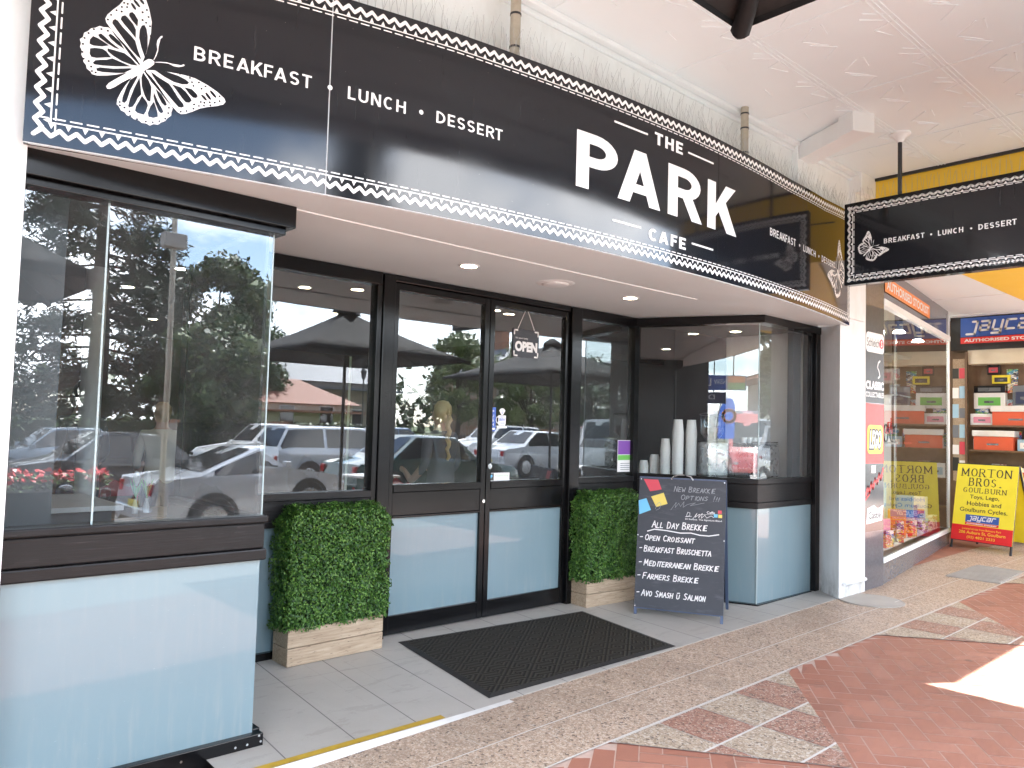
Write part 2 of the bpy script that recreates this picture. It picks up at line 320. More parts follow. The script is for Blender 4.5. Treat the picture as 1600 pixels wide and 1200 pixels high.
    def text(s, body, x0, x1, y0, y1, fm, bold=0, shear=0):
        vs, fs = glyphs(body, bold, shear); xs = [p[0] for p in vs]; ys = [p[1] for p in vs]; a, b_, c, d = min(xs), max(xs), min(ys), max(ys)
        return s.add([fm(x0 + (x - a) / (b_ - a) * (x1 - x0), y0 + (y - c) / (d - c) * (y1 - y0)) for x, y in vs], fs)
    def build(s, name, mat=None, parent=None, smooth=False, bevel=0, label=None, cat=None, group=None, kind=None, sub=0):
        me = bpy.data.meshes.new(name); me.from_pydata(s.v, [], s.f); me.update()
        for m in (s.mats or [mat]): me.materials.append(M[m])
        if s.mats: me.polygons.foreach_set('material_index', s.mi)
        o = bpy.data.objects.new(name, me); COL.objects.link(o)
        if parent: o.parent = parent
        if smooth:
            bm = bmesh.new(); bm.from_mesh(me); bmesh.ops.remove_doubles(bm, verts=bm.verts, dist=1e-5); bm.to_mesh(me); bm.free()
            me.polygons.foreach_set('use_smooth', [True] * len(me.polygons))
            try: me.set_sharp_from_angle(angle=R(38))
            except Exception: pass
        if bevel:
            md = o.modifiers.new('bevel', 'BEVEL'); md.width = bevel; md.segments = 2; md.limit_method = 'ANGLE'; md.angle_limit = R(40)
        if sub:
            md = o.modifiers.new('sub', 'SUBSURF'); md.levels = sub; md.render_levels = sub
        tag(o, label, cat, group, kind); return o
def sans(ch, t):
    """plain grotesque capital: (width, polygons) in a unit-high box with stroke t"""
    P = []
    def rect(x0, y0, x1, y1): P.append([(x0, y0), (x1, y0), (x1, y1), (x0, y1)])
    def arc(cx_, cy_, rx_, ry, a0, a1, n=12):
        for i in range(n):
            q = []
            for k, f in ((i, 0), (i + 1, 0), (i + 1, 1), (i, 1)): a = R(a0 + (a1 - a0) * k / n); q.append((cx_ + (rx_ - f * t) * math.cos(a), cy_ + (ry - f * t) * math.sin(a)))
            P.append(q)
    def bowl(y0, y1, w_):
        r = min((y1 - y0) / 2 * 1.1, w_ - t * 1.1); rect(t * .9, y0, w_ - r, y0 + t); rect(t * .9, y1 - t, w_ - r, y1); arc(w_ - r, (y0 + y1) / 2, r, (y1 - y0) / 2, -90, 90)
    w_ = dict(B=.62, R=.64, E=.54, A=.74, K=.66, F=.52, S=.58, T=.60, L=.50, U=.64, N=.66, C=.68, H=.66, D=.66, P=.62)[ch]
    if ch in 'BREFKLHDPN': rect(0, 0, t, 1)
    if ch == 'B': bowl(.5 - t / 2, 1, w_ * .95); bowl(0, .5 + t / 2, w_)
    if ch in 'PR': bowl(.40, 1, w_)
    if ch == 'R': P.append([(w_ * .42, .44), (w_ * .42 + 1.15 * t, .44), (w_ + .04, 0), (w_ + .04 - 1.15 * t, 0)])
    if ch == 'D': bowl(0, 1, w_)
    if ch in 'EF': rect(t * .9, 1 - t, w_, 1); rect(t * .9, .5 - t / 2, w_ * .9, .5 + t / 2)
    if ch in 'EL': rect(t * .9, 0, w_, t)
    if ch == 'T': rect(0, 1 - t, w_, 1); rect(w_ / 2 - t / 2, 0, w_ / 2 + t / 2, 1 - t * .9)
    if ch == 'H': rect(w_ - t, 0, w_, 1); rect(t * .9, .5 - t / 2, w_ - t * .9, .5 + t / 2)
    if ch == 'A':
        P.append([(0, 0), (1.08 * t, 0), (w_ / 2 + .55 * t, 1), (w_ / 2 - .55 * t, 1)]); P.append([(w_ - 1.08 * t, 0), (w_, 0), (w_ / 2 + .55 * t, 1), (w_ / 2 - .55 * t, 1)]); x = .24 * (w_ / 2 - .55 * t) + .6 * t; rect(x, .2, w_ - x, .2 + t * .9)
    if ch == 'K':
        P.append([(t * .9, .26), (w_, 1), (w_ - 1.3 * t, 1), (t * .9, .26 + 1.35 * t)]); P.append([(w_ * .34, .46), (w_ * .34 + t, .46 + 1.1 * t), (w_ + .03, 0), (w_ + .03 - 1.3 * t, 0)])
    if ch == 'U': rect(0, .32, t, 1); rect(w_ - t, .32, w_, 1); arc(w_ / 2, .32, w_ / 2, .32, 180, 360)
    if ch == 'N': rect(w_ - t, 0, w_, 1); P.append([(0, 1), (1.15 * t, 1), (w_, 0), (w_ - 1.15 * t, 0)])
    if ch == 'C': arc(w_ / 2, .5, w_ / 2, .5, 48, 312, 20)
    if ch == 'S': r = .25 + .25 * t; arc(w_ / 2, 1 - r, w_ / 2, r, 28, 270); arc(w_ / 2, r, w_ / 2, r, -152, 90)
    return w_, P
def sans_text(m, body, x0, x1, y0, y1, fm, t=.15, track=.19):
    pen = 0; out = []
    for i, c in enumerate(body):
        if body[max(0, i - 1):i + 1] in ('CA', 'FA', 'RT', 'KF', 'AK'): pen -= .09
        w_, P = sans(c, t); out += [[(pen + x, y) for x, y in q] for q in P]; pen += w_ + track
    pen -= track; k = (x1 - x0) / pen
    for q in out: m.face([fm(x0 + x * k, y0 + y * (y1 - y0)) for x, y in q])
_gl = {}
def glyphs(body, bold=0, shear=0):
    k = (body, bold, shear)
    if k not in _gl:
        cu = bpy.data.curves.new('t', 'FONT'); cu.body = body; cu.offset = bold; cu.shear = shear; cu.resolution_u = 4
        o = bpy.data.objects.new('t', cu); COL.objects.link(o); bpy.context.view_layer.update()
        me = o.evaluated_get(bpy.context.evaluated_depsgraph_get()).to_mesh()
        _gl[k] = ([(v.co.x, v.co.y) for v in me.vertices], [tuple(p.vertices) for p in me.polygons])
        bpy.data.objects.remove(o); bpy.data.curves.remove(cu)
    return _gl[k]
def tag(o, label=None, cat=None, group=None, kind=None):
    for k, v in (('label', label), ('category', cat), ('group', group), ('kind', kind)):
        if v: o[k] = v
    return o
def thing(name, label, cat, loc=(0, 0, 0), rz=0, group=None, kind=None):
    o = bpy.data.objects.new(name, None); COL.objects.link(o); o.empty_display_size = .1; o.location = loc; o.rotation_euler = (0, 0, rz)
    return tag(o, label, cat, group, kind)
def dup(root, loc=None, rz=None, label=None, group=None):
    def cp(o, par):
        c = o.copy(); COL.objects.link(c)
        if par: c.parent = par
        for ch in kids.get(o.name, []): cp(ch, c)
        return c
    kids = {}
    for o in list(COL.objects):
        if o.parent: kids.setdefault(o.parent.name, []).append(o)
    c = cp(root, None)
    if loc is not None: c.location = loc
    if rz is not None: c.rotation_euler = (0, 0, rz)
    if label: c['label'] = label
    if group: c['group'] = group
    return c
def zf(x):                                    # footpath height: the street climbs to the right
    return -.065 + .0144 * (x - 1.1) if x > 1.1 else max(-.065 + .026 * (x - 1.1), -.15)
CX, CY, RR = 2.44, 13.76, 15.595              # the shop sign is a cylinder sector
def S(s, z, off=0.0):
    th = s / RR; return (CX + (RR + off) * math.sin(th), CY - (RR + off) * math.cos(th), z)
def arcY(x): return CY - math.sqrt(RR * RR - (x - CX) ** 2)
def lerp(a, b, t): return a + (b - a) * t
def interp(tab, x):
    if x <= tab[0][0]: return tab[0][1]
    for (a, b), (c, d) in zip(tab, tab[1:]):
        if x <= c: return lerp(b, d, (x - a) / (c - a))
    return tab[-1][1]

# ------------------------------------------------------------------ ground
def sheet(name, x0, x1, y0, y1, zfun, nx, ny, mat, **k):
    m = MB(); vs = []; fs = []
    for j in range(ny + 1):
        for i in range(nx + 1):
            x = lerp(x0, x1, i / nx); y = lerp(y0, y1, j / ny); vs.append((x, y, zfun(x, y)))
    for j in range(ny):
        for i in range(nx): a = j * (nx + 1) + i; fs.append((a, a + 1, a + nx + 2, a + nx + 1))
    m.add(vs, fs); return m.build(name, mat, **k)
sheet('ground', -400, 400, -500, 200, lambda x, y: -.62, 4, 4, 'grass', kind='structure')
sheet('road', -90, 110, -22, -8.3, lambda x, y: zf(max(-8, min(x, 40))) - .17, 60, 6, 'asphalt', kind='structure')
sheet('park_lawn', -90, 110, -120, -22.3, lambda x, y: zf(max(-8, min(x, 40))) - .06, 40, 10, 'grass', kind='structure')
m = MB()
for i in range(50):
    xa, xb = -90 + i * 4, -86 + i * 4
    for y0, y1 in ((-8.45, -8.15), (-22.4, -22.1)):
        za, zb = [zf(max(-8, min(x, 40))) for x in (xa, xb)]
        m.add([(xa, y0, za - .4), (xb, y0, zb - .4), (xb, y1, zb - .4), (xa, y1, za - .4), (xa, y0, za - .01), (xb, y0, zb - .01), (xb, y1, zb - .01), (xa, y1, za - .01)],
              [(4, 5, 6, 7), (0, 1, 5, 4), (2, 3, 7, 6)])
m.build('kerb', 'kerb_stone', kind='structure')
m = MB()
for i in range(26):
    x = -60 + i * 6
    z = zf(max(-8, min(x, 40))) - .164
    m.box(x, x + 3, -15.26, -15.14, z, z + .004)
for i in range(20):
    x = -42.4 + i * 5.4; z = zf(max(-8, min(x, 40))) - .164
    m.box(x - .05, x + .05, -11.2, -8.7, z, z + .004)
m.build('road_marking', 'white_paint', kind='structure')
# footpath: bedding sheet, herringbone clay pavers, pebble tiles
sheet('footpath', -60, 60, -8.15, -1.0, lambda x, y: zf(max(-8, min(x, 40))) - .0032, 120, 4, 'grout_pink', kind='structure')
m = MB(); ca, sa = math.cos(R(-52.5)), math.sin(R(-52.5)); L, W_ = .236, .118
for i in range(-120, 190):
    for j in range(-70, 70):
        # running herringbone cell: horizontal then vertical brick
        px = (i + 2 * j) * W_; py = (i - 2 * j) * W_
        for r_ in ((px, py, px + L, py + W_), (px, py + W_, px + W_, py + W_ + L)):
            g = .0035; q = [(r_[0] + g, r_[1] + g), (r_[2] - g, r_[1] + g), (r_[2] - g, r_[3] - g), (r_[0] + g, r_[3] - g)]
            q = [(ca * a - sa * c + .35, sa * a + ca * c - 3.4) for a, c in q]
            cx_ = sum(a for a, _ in q) / 4; cy_ = sum(c for _, c in q) / 4
            if not (-12 < cx_ < 17 and -8.05 < cy_ < -2.2): continue
            if any(c > -2.245 for _, c in q):
                q = [(a, min(c, -2.247)) for a, c in q]
            m.face([(a, c, zf(a) - .0015 + random.uniform(-.0006, .0006)) for a, c in q])
m.build('brick_paving', 'brick_paver', kind='structure')
m = MB()
for i in range(120):
    x = -60 + i; m.face([(x, -8.15, zf(max(-8, min(x, 40))) + .001), (x + 1, -8.15, zf(max(-8, min(x + 1, 40))) + .001), (x + 1, -4.9, zf(max(-8, min(x + 1, 40))) + .001), (x, -4.9, zf(max(-8, min(x, 40))) + .001)])
m.build('kerb_side_paving', 'concrete', kind='structure')  # grey layer added over the unseen bricks so neutral light bounces up
def flat(poly, dz, n=1):
    return [(x, y, zf(x) + dz) for x, y in poly]
m = MB()
for i in range(80): x = -12 + i * .4; m.face(flat([(x, -2.25), (x + .4, -2.25), (x + .4, -1.0), (x, -1.0)], .0025))
m.build('pebble_paving', 'pebble_tile', kind='structure')
mp_, mr, mg = MB(), MB(), MB()
def clip_tri(cell, tri):
    poly = cell
    for k in range(3):
        ax, ay = tri[k]; bx, by = tri[(k + 1) % 3]; out = []
        ins = lambda p: (bx - ax) * (p[1] - ay) - (by - ay) * (p[0] - ax) >= 0
        for a, c in zip(poly, poly[1:] + poly[:1]):
            if ins(a): out.append(a)
            if ins(a) != ins(c):
                da = (bx - ax) * (a[1] - ay) - (by - ay) * (a[0] - ax); dc = (bx - ax) * (c[1] - ay) - (by - ay) * (c[0] - ax); t = da / (da - dc); out.append((lerp(a[0], c[0], t), lerp(a[1], c[1], t)))
        poly = out
        if len(poly) < 3: return None
    return poly
for k in range(-4, 4):
    ox = 3.28 * k
    tri = [(1.21 + ox, -2.25), (1.89 + ox, -3.23), (3.06 + ox, -2.25)]
    mg.face(flat(tri, .003))
    for j in range(3):
        for i in range(-1, 6):
            x0 = 1.21 + ox + i * .384 + .02 + j * .02; y1 = -2.255 - j * .39
            cell = [(x0 + .004, y1 - .382), (x0 + .38, y1 - .382), (x0 + .38, y1 - .006), (x0 + .004, y1 - .006)]
            p = clip_tri(cell, tri)
            if p: (mr if (i + j) % 2 else mp_).face(flat(p, .0055))
mg.build('paving_joint', 'grout', kind='structure'); mp_.build('pebble_paving_pale', 'pebble_tile_pale', kind='structure'); mr.build('pebble_paving_red', 'pebble_tile_red', kind='structure')
m = MB()
for y, wd in ((-1.872, .008), (-2.248, .011)):
    for i in range(60):
        x = -12 + i * .5; m.face(flat([(x, y - wd / 2), (x + .5, y - wd / 2), (x + .5, y + wd / 2), (x, y + wd / 2)], .0065))
m.build('tile_joint', 'grout', kind='structure')
# entry floor, sloping up to the doors, with its worn nosing
def zE(x): return max(-.063, zf(x) + .004)
m = MB()
xs = [-.5 + i * .25 for i in range(27)]
for xa, xb in zip(xs, xs[1:]):
    m.face([(xa, 0.3, .012), (xa, 0, 0), (xa, -1.45, zE(xa)), (xb, -1.45, zE(xb)), (xb, 0, 0), (xb, .3, .012)][::1])
    m.face([(xa, -1.45, zE(xa)), (xa, -1.47, zf(xa) - .03), (xb, -1.47, zf(xb) - .03), (xb, -1.45, zE(xb))])
m.build('entry_floor', 'entry_tile', kind='structure')
m = MB()
for i in range(14):
    xa, xb = -.6 + i * .13, -.47 + i * .13
    m.add([(xa, -1.452, zE(xa) + .001), (xb, -1.452, zE(xb) + .001), (xb, -1.498, zf(xb) + .004), (xa, -1.498, zf(xa) + .004)], [(0, 3, 2, 1)])
m.build('entry_lip', 'lip_concrete', kind='structure')
m = MB()
for i in range(10):
    xa, xb = -.55 + i * .13, -.42 + i * .13
    if xa < .72: m.face([(xa, -1.452, zE(xa) + .0045), (min(xb, .74), -1.452, zE(xb) + .0045), (min(xb, .74), -1.405, zE(xb) * .969 + .0045), (xa, -1.405, zE(xa) * .969 + .0045)])
m.build('yellow_edge_strip', 'yellow_strip', label='worn yellow safety strip along the step edge by the left window', cat='edge strip')
t = thing('manhole_cover', 'oval grey metal access cover set in the pebble footpath by the white pillar', 'manhole cover', (5.70, -1.69, zf(5.7)))
m = MB(); n = 28
m.lathe([(.30, -.01), (.30, .010), (.283, .010), (.28, .008), (0.0, .008)], 28)
m.build('cover_plate', 'concrete', t)
t = thing('drain_grate', 'square ribbed grey grate in the footpath in front of the yellow sandwich board', 'drain grate', (8.2, -1.95, zf(8.2) + .004), R(2))
m = MB(); m.box(-.56, .56, -.27, .27, -.02, .005)
for i in range(13): x = -.52 + i * .0866; m.box(x - .018, x + .018, -.25, .25, .005, .013)
m.build('grate_plate', 'concrete', t)

# ------------------------------------------------------------------ the cafe building
cafe = thing('cafe_building', 'white rendered cafe shopfront with black framed windows and pale blue glass panels', 'cafe', (0, 0, 0))
WR = 'white_render'
m = MB()
m.box(-9, -1.40, -1.27, 0, -.3, 4.6)                       # wall left of the bay
m.box(-.35, 6.0, -1.50, -1.38, 2.75, 4.6); m.box(-1.40, -.35, -1.27, -1.2, 2.75, 4.6)                 # fascia wall behind and above the sign
m.box(-9, 12, 8.5, 8.7, -.3, 4.6); m.box(-9.2, -9, -1.27, 8.7, -.3, 4.6)
m.box(-9, 6.0, -1.27, 8.7, 4.6, 4.7)
m.build('wall', WR, cafe)
m = MB(); m.prism([(5.50, -1.47), (6.08, -1.47), (6.08, 0), (5.80, 0), (5.80, -1.08)], -.2, 4.6)
m.box(5.62, 6.06, -1.62, -1.47, 4.0, 4.2); m.box(5.62, 6.02, -1.56, -1.47, 3.75, 4.0)
m.build('pillar', WR, cafe, bevel=.006)
m = MB(); m.tube([(5.56, -1.50, .145), (6.02, -1.50, .145)], .018, 10); m.tube([(5.60, -1.46, .145), (5.60, -1.50, .145)], .014, 8); m.box(5.585, 5.615, -1.475, -1.465, .12, .17)
m.build('water_pipe', 'white_paint', cafe)
# bulkhead corner and boxed strut at the ceiling
m = MB(); m.box(4.46, 4.64, -1.56, -1.50, 3.4, 4.198); m.bar((4.60, -1.55, 4.12), (4.30, -2.12, 4.12), .20, .15); m.bar((4.28, -2.10, 4.13), (4.20, -2.26, 4.13), .21, .19)
m.build('ceiling_strut', 'white_paint', cafe, bevel=.004)
# soffit over the recessed entry
m = MB(); xs = [-1.41 + i * (5.62 + 1.41) / 40 for i in range(41)]
for xa, xb in zip(xs, xs[1:]):
    ya, yb = arcY(xa) + .02, arcY(xb) + .02
    m.face([(xa, .06, 2.70), (xb, .06, 2.70), (xb, -1.15, 2.692), (xa, -1.15, 2.692)][::-1])
    m.face([(xa, -1.15, 2.692), (xb, -1.15, 2.692), (xb, yb, 2.668), (xa, ya, 2.668)][::-1])
    m.face([(xa, ya, 2.668), (xb, yb, 2.668), (xb, yb, 2.76), (xa, ya, 2.76)][::-1])
m.build('soffit', 'soffit_paint', cafe)
m = MB(); m.tube([(x, -1.165 - .03 * abs(x - 2) ** 2 * .12, 2.689) for x in [-.3 + i * .2 for i in range(20)]], .006, 6); m.build('cover_bead', 'white_paint', cafe, smooth=True)
# interior shell
m = MB(); m.box(-8.9, 11.9, .1, 8.5, 2.86, 2.9); m.build('cafe_ceiling', 'cafe_ceiling', cafe)
m = MB(); m.box(-8.9, 5.8, 8.3, 8.45, 0, 2.86); m.build('back_wall', 'brown_wall', cafe)
m = MB(); m.box(-1.9, -1.45, -1.15, 8.3, 0, 2.86); m.box(-1.45, -1.36, -1.1, .5, .0, 2.7); m.box(-1.36, -1.165, -.95, -.88, .0, 2.68); m.build('side_wall', 'grey_wall', cafe)
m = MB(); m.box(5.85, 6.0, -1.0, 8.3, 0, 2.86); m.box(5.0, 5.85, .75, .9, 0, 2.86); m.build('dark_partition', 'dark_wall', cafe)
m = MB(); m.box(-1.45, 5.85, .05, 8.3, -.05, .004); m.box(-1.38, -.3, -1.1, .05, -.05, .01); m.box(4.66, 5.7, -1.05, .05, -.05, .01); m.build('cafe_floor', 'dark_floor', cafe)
m = MB(); m.tube([(-.16, 2.5, 0), (-.16, 2.5, 2.86)], .085, 24); m.build('column', 'white_paint', cafe, smooth=True)

BP, BT = 'black_paint', 'black_timber'
def box_part(name, mat, par, *bx, bevel=.003, label=None):
    m = MB()
    for q in bx: m.box(*q)
    return m.build(name, mat, par, bevel=bevel, label=label)
def quad(name, mat, par, pts):
    m = MB(); m.face(pts); return m.build(name, mat, par)
# left bay window: front on Y=-1.15 from X=-1.385 to -0.255
bay = MB(); 
bay.box(-1.43, -.18, -1.24, -1.06, 2.57, 2.685); bay.box(-1.40, -.215, -1.20, -1.08, 2.535, 2.57); bay.box(-1.425, -1.385, -1.20, -1.05, -.1, 2.57)
bay.box(-.30, -.19, -1.06, 0, 2.57, 2.685)
bw = bay.build('bay_window', BP, cafe, bevel=.004)
quad('glass_pane', 'window_glass', bw, [(-1.385, -1.15, 1.09), (-.258, -1.15, 1.09), (-.258, -1.15, 2.55), (-1.385, -1.15, 2.55)])
m = MB(); m.box(-.275, -.258, -1.10, -.02, 1.09, 2.55); m.build('side_panel', BP, bw)  # solid dark side added to keep street light from crossing the bay corner
m = MB(); m.box(-.2595, -.2535, -1.152, -1.144, 1.09, 2.55); m.build('glass_edge', 'panel_edge', bw)
m = MB(); m.box(-1.052, -1.044, -1.153, -1.147, 1.09, 2.55); m.build('glass_joint', 'panel_edge', bw)
m = MB()
m.box(-1.43, -.235, -1.19, -1.05, 1.055, 1.092); m.box(-1.43, -.245, -1.172, -1.05, .925, 1.055); m.box(-1.43, -.235, -1.185, -1.05, .868, .925)
m.box(-.33, -.235, -1.05, 0, 1.055, 1.092); m.box(-.33, -.245, -1.05, 0, .925, 1.055); m.box(-.33, -.235, -1.05, 0, .868, .925)
m.build('sill', BT, bw, bevel=.008)
m = MB(); m.box(-1.43, -.258, -1.155, -1.143, 0.0, .868); m.box(-.27, -.257, -1.143, 0, 0.0, .868); m.build('lower_panel', 'blue_glass', bw)
m = MB(); m.box(-1.43, -.215, -1.195, -1.13, -.16, .008); m.box(-.285, -.205, -1.13, 0, -.16, .012); m.build('skirting', BP, bw, bevel=.004)
for x in (-.23, -.24, -.30, -.36, -.62, -.9, -1.2): m = MB(); m.tube([(x, -1.195, -.03 + (.03 if x == -.24 else 0)), (x, -1.199, -.03 + (.03 if x == -.24 else 0))], .006, 8); m.build('screw', 'chrome', bw)
# right bay window: side (4.17,0)->(4.63,-1.10), front to X=5.80
A0, A1, A2 = (4.17, 0.0), (4.63, -1.10), (5.80, -1.10)
def along(a, c, t): return (lerp(a[0], c[0], t), lerp(a[1], c[1], t))
m = MB()
m.prism([(4.14, .02), (4.10, -.02), (4.60, -1.17), (5.80, -1.16), (5.80, -1.05), (4.68, -1.05), (4.22, .02)], 2.615, 2.69)
m.box(5.665, 5.80, -1.15, -1.0, -.06, 2.64); m.box(5.62, 5.665, -1.12, -1.03, 1.15, 2.615)
bw = m.build('bay_window', BP, cafe, bevel=.004)
quad('glass_pane', 'window_glass', bw, [(*A0, 1.15), (*A0, 2.62), (*A1, 2.62), (*A1, 1.15)])
quad('glass_pane', 'window_glass', bw, [(*A1, 1.15), (*A1, 2.62), (5.64, -1.10, 2.62), (5.64, -1.10, 1.15)][::-1])
for bx_ in ((4.626, 4.634, -1.104, -1.096, 1.15, 2.615), (4.166, 4.172, -.004, .004, 1.15, 2.615)):
    m = MB(); m.box(*bx_); m.build('glass_edge', 'panel_edge', bw)
def ring(m, off, z0, z1, x2=5.665):
    n = Vector((-.923, -.386)) * off
    m.prism([(A0[0] + n.x, A0[1] + n.y), (A1[0] + n.x * 1.0 - off * .3, A1[1] - off), (x2, -1.10 - off), (x2, -1.02), (4.72, -1.02), (4.28, .01)], z0, z1)
m = MB(); ring(m, .012, 1.10, 1.152); ring(m, .0, .93, 1.10); ring(m, .012, .875, .93); m.build('sill', BT, bw, bevel=.005)
m = MB(); ring(m, -.004, .0, .875, 5.663); m.build('lower_panel', 'blue_glass', bw)
m = MB(); m.box(4.622, 4.632, -1.103, -1.094, .0, .875); m.build('panel_trim', 'panel_edge', bw)
m = MB(); ring(m, .035, -.12, .004); m.build('skirting', BP, bw, bevel=.004)
m = MB(); m.box(5.46, 5.62, -1.0, -.94, 0, 2.62); m.build('inner_reveal', 'grey_wall', bw)
# fixed window left of the doors
m = MB(); m.box(-.28, 1.13, -.05, .05, 2.60, 2.695); m.box(1.085, 1.13, -.05, .05, -.02, 2.60); m.box(-.28, -.20, -.05, .05, -.02, 2.6)
fw_ = m.build('fixed_window', BP, cafe, bevel=.004)
quad('glass_pane', 'window_glass', fw_, [(-.2, 0, 1.08), (1.085, 0, 1.08), (1.085, 0, 2.61), (-.2, 0, 2.61)])
m = MB(); m.box(-.2, 1.085, -.06, .05, 1.035, 1.085); m.box(-.2, 1.085, -.045, .05, .90, 1.035); m.box(-.2, 1.085, -.05, .05, .86, .90); m.build('sill', BT, fw_, bevel=.004)
m = MB(); m.box(-.2, 1.085, -.01, .01, .0, .86); m.build('lower_panel', 'blue_glass', fw_)
m = MB(); m.box(-.2, 1.085, -.045, .03, -.04, .045); m.build('skirting', BP, fw_)
# fixed window right of the doors
m = MB(); m.box(3.30, 4.16, -.05, .05, 2.60, 2.695); m.box(4.10, 4.17, -.045, .05, -.02, 2.60)
fw2 = m.build('fixed_window', BP, cafe, bevel=.004)
quad('glass_pane', 'window_glass', fw2, [(3.3, 0, 1.12), (4.11, 0, 1.12), (4.11, 0, 2.6), (3.3, 0, 2.6)])
m = MB(); m.box(3.3, 4.10, -.06, .05, 1.07, 1.125); m.box(3.3, 4.10, -.045, .05, .93, 1.07); m.box(3.3, 4.10, -.05, .05, .88, .93); m.build('sill', BT, fw2, bevel=.004)
m = MB(); m.box(3.3, 4.10, -.01, .01, .0, .88); m.build('lower_panel', 'blue_glass', fw2)
m = MB(); m.box(3.3, 4.10, -.045, .03, -.04, .045); m.build('skirting', BP, fw2)
# door posts and head
box_part('door_frame', BP, cafe, (1.13, 1.235, -.065, .065, -.02, 2.69), (3.165, 3.30, -.065, .065, -.02, 2.69), (1.235, 3.165, -.05, .06, 2.645, 2.695), bevel=.006)
def door(x0, x1, hinge):
    m = MB(); m.box(x0, x0 + .052, -.035, .03, .012, 2.64); m.box(x1 - .052, x1, -.035, .03, .012, 2.64)
    m.box(x0 + .052, x1 - .052, -.033, .028, 2.585, 2.64); m.box(x0 + .052, x1 - .052, -.033, .028, .012, .148)
    m.box(x0 + .052, x1 - .052, -.031, .028, .885, 1.06); m.box(x0 + .052, x1 - .052, -.042, .028, 1.06, 1.118); m.box(x0 + .052, x1 - .052, -.04, .028, .868, .885)
    d = m.build('door', BP, cafe, bevel=.004)
    quad('glass_pane', 'window_glass', d, [(x0 + .052, -.005, 1.118), (x1 - .052, -.005, 1.118), (x1 - .052, -.005, 2.585), (x0 + .052, -.005, 2.585)])
    m = MB(); m.box(x0 + .052, x1 - .052, -.012, .012, .148, .868); m.build('lower_panel', 'blue_glass', d)
    return d
dl = door(1.237, 2.196, 0); dr = door(2.203, 3.163, 1)
m = MB(); m.tube([(2.225, -.036, 1.245), (2.225, -.055, 1.245)], .022, 14); m.tube([(2.175, -.036, .96), (2.175, -.046, .96)], .013, 12); m.build('door_lock', 'chrome', dr, smooth=True)

# stickers and signs on the door glass
F = lambda y: (lambda x, z: (x, y, z))
t = thing('push_sticker', 'blue PUSH sticker on the right door glass', 'sticker', (2.28, -.0075, 1.635))
f0 = lambda x, z: (x, 0, z); f1 = lambda x, z: (x, -.0008, z)
m = MB(); m.poly2([(-.034, -.1), (.034, -.1), (.034, .1), (-.034, .1)], f0); m.build('sticker_face', 'logo_blue', t)
m = MB()
for k, c in enumerate('PUSH'): m.text(c, -.012, .012, .052 - k * .036, .076 - k * .036, f1, .01)
m.box(-.024, .024, -.0012, -.0008, -.088, -.072); m.build('lettering', 'sticker_white', t)
t = thing('coffee_cup_sticker', 'white coffee cup sticker beside the blue PUSH sticker', 'sticker', (2.385, -.0075, 1.64))
m = MB()
def blob(m, pts): m.poly2(pts, f0)
blob(m, [(-.052, -.078), (.052, -.078), (.058, -.07), (.052, -.06), (-.052, -.06), (-.058, -.07)])
blob(m, [(-.035, -.055), (.035, -.055), (.042, -.04), (.042, .03), (-.042, .03), (-.042, -.04)])
m.stroke([(-.042, .018), (-.062, .012), (-.066, -.012), (-.058, -.032), (-.042, -.036)], .009, f0)
blob(m, [(-.01, .035), (.01, .035), (.034, .07), (.02, .086), (0, .09), (-.02, .086), (-.034, .07)])
m.build('sticker_face', 'sticker_white', t)
m = MB(); m.text('BREW', -.032, .034, -.018, .006, f1, .02); m.text('BEST', -.02, .02, .012, .022, f1, .01); m.text('AWARD', -.024, .024, -.04, -.03, f1, .01)
for a in (-.018, 0, .018): m.stroke([(a * .2, .045), (a, .08)], .003, f1)
m.build('lettering', 'logo_blue', t)
t = thing('fairtrade_sticker', 'small white rectangular sticker with green script at the bottom of the right door glass', 'sticker', (2.372, -.0075, 1.152))
m = MB(); m.poly2([(-.115, -.032), (.115, -.032), (.115, .034), (-.115, .034)], f0); m.build('sticker_face', 'sticker_white', t)
m = MB(); m.poly2([(-.11, -.028), (-.062, -.028), (-.062, .03), (-.11, .03)], f1); m.build('emblem_square', 'ink_black', t)
m = MB(); m.poly2([(-.098, -.016), (-.08, .006), (-.07, -.004), (-.084, .022), (-.104, .01)], F(-.0015)); m.build('emblem', 'cyan', t)
m = MB(); m.text('Supporting', -.05, .10, .0, .018, f1); m.build('lettering', 'green', t)
t = thing('open_sign', 'dark OPEN sign hanging on a string in the right door', 'sign', (2.635, -.014, 2.18))
m = MB(); m.box(-.155, .155, 0, .006, 0, .245); m.build('board', 'chalkboard', t)
m = MB()
for sx in (-1, 1):
    for zz, dz in ((.012, 1), (.233, -1)): m.stroke([(sx * .142, zz + dz * .035), (sx * .142, zz), (sx * .105, zz)], .014, F(-.001))
m.text("OPEN", -.132, .135, .05, .14, F(-.001), .06); m.text("It's your lucky", -.125, .02, .155, .175, F(-.001)); m.build('lettering', 'vinyl_white', t)
m = MB(); m.tube([(-.10, .003, .245), (-.01, .003, .42), (.01, .003, .42), (.10, .003, .245)], .003, 6); m.build('string', 'vinyl_white', t)
t = thing('window_poster', 'purple and white poster with a green band in the narrow window right of the doors', 'poster', (4.035, -.004, 1.165))
m = MB(); m.poly2([(-.125, 0), (.125, 0), (.125, .31), (-.125, .31)], f0); m.build('paper', 'sticker_white', t)
m = MB(); m.poly2([(-.12, .17), (.12, .17), (.12, .305), (-.12, .305)], f1); m.build('purple_block', 'purple', t)
m = MB(); m.poly2([(-.12, .115), (.12, .115), (.12, .165), (-.12, .165)], f1); m.build('green_block', 'green', t)
m = MB()
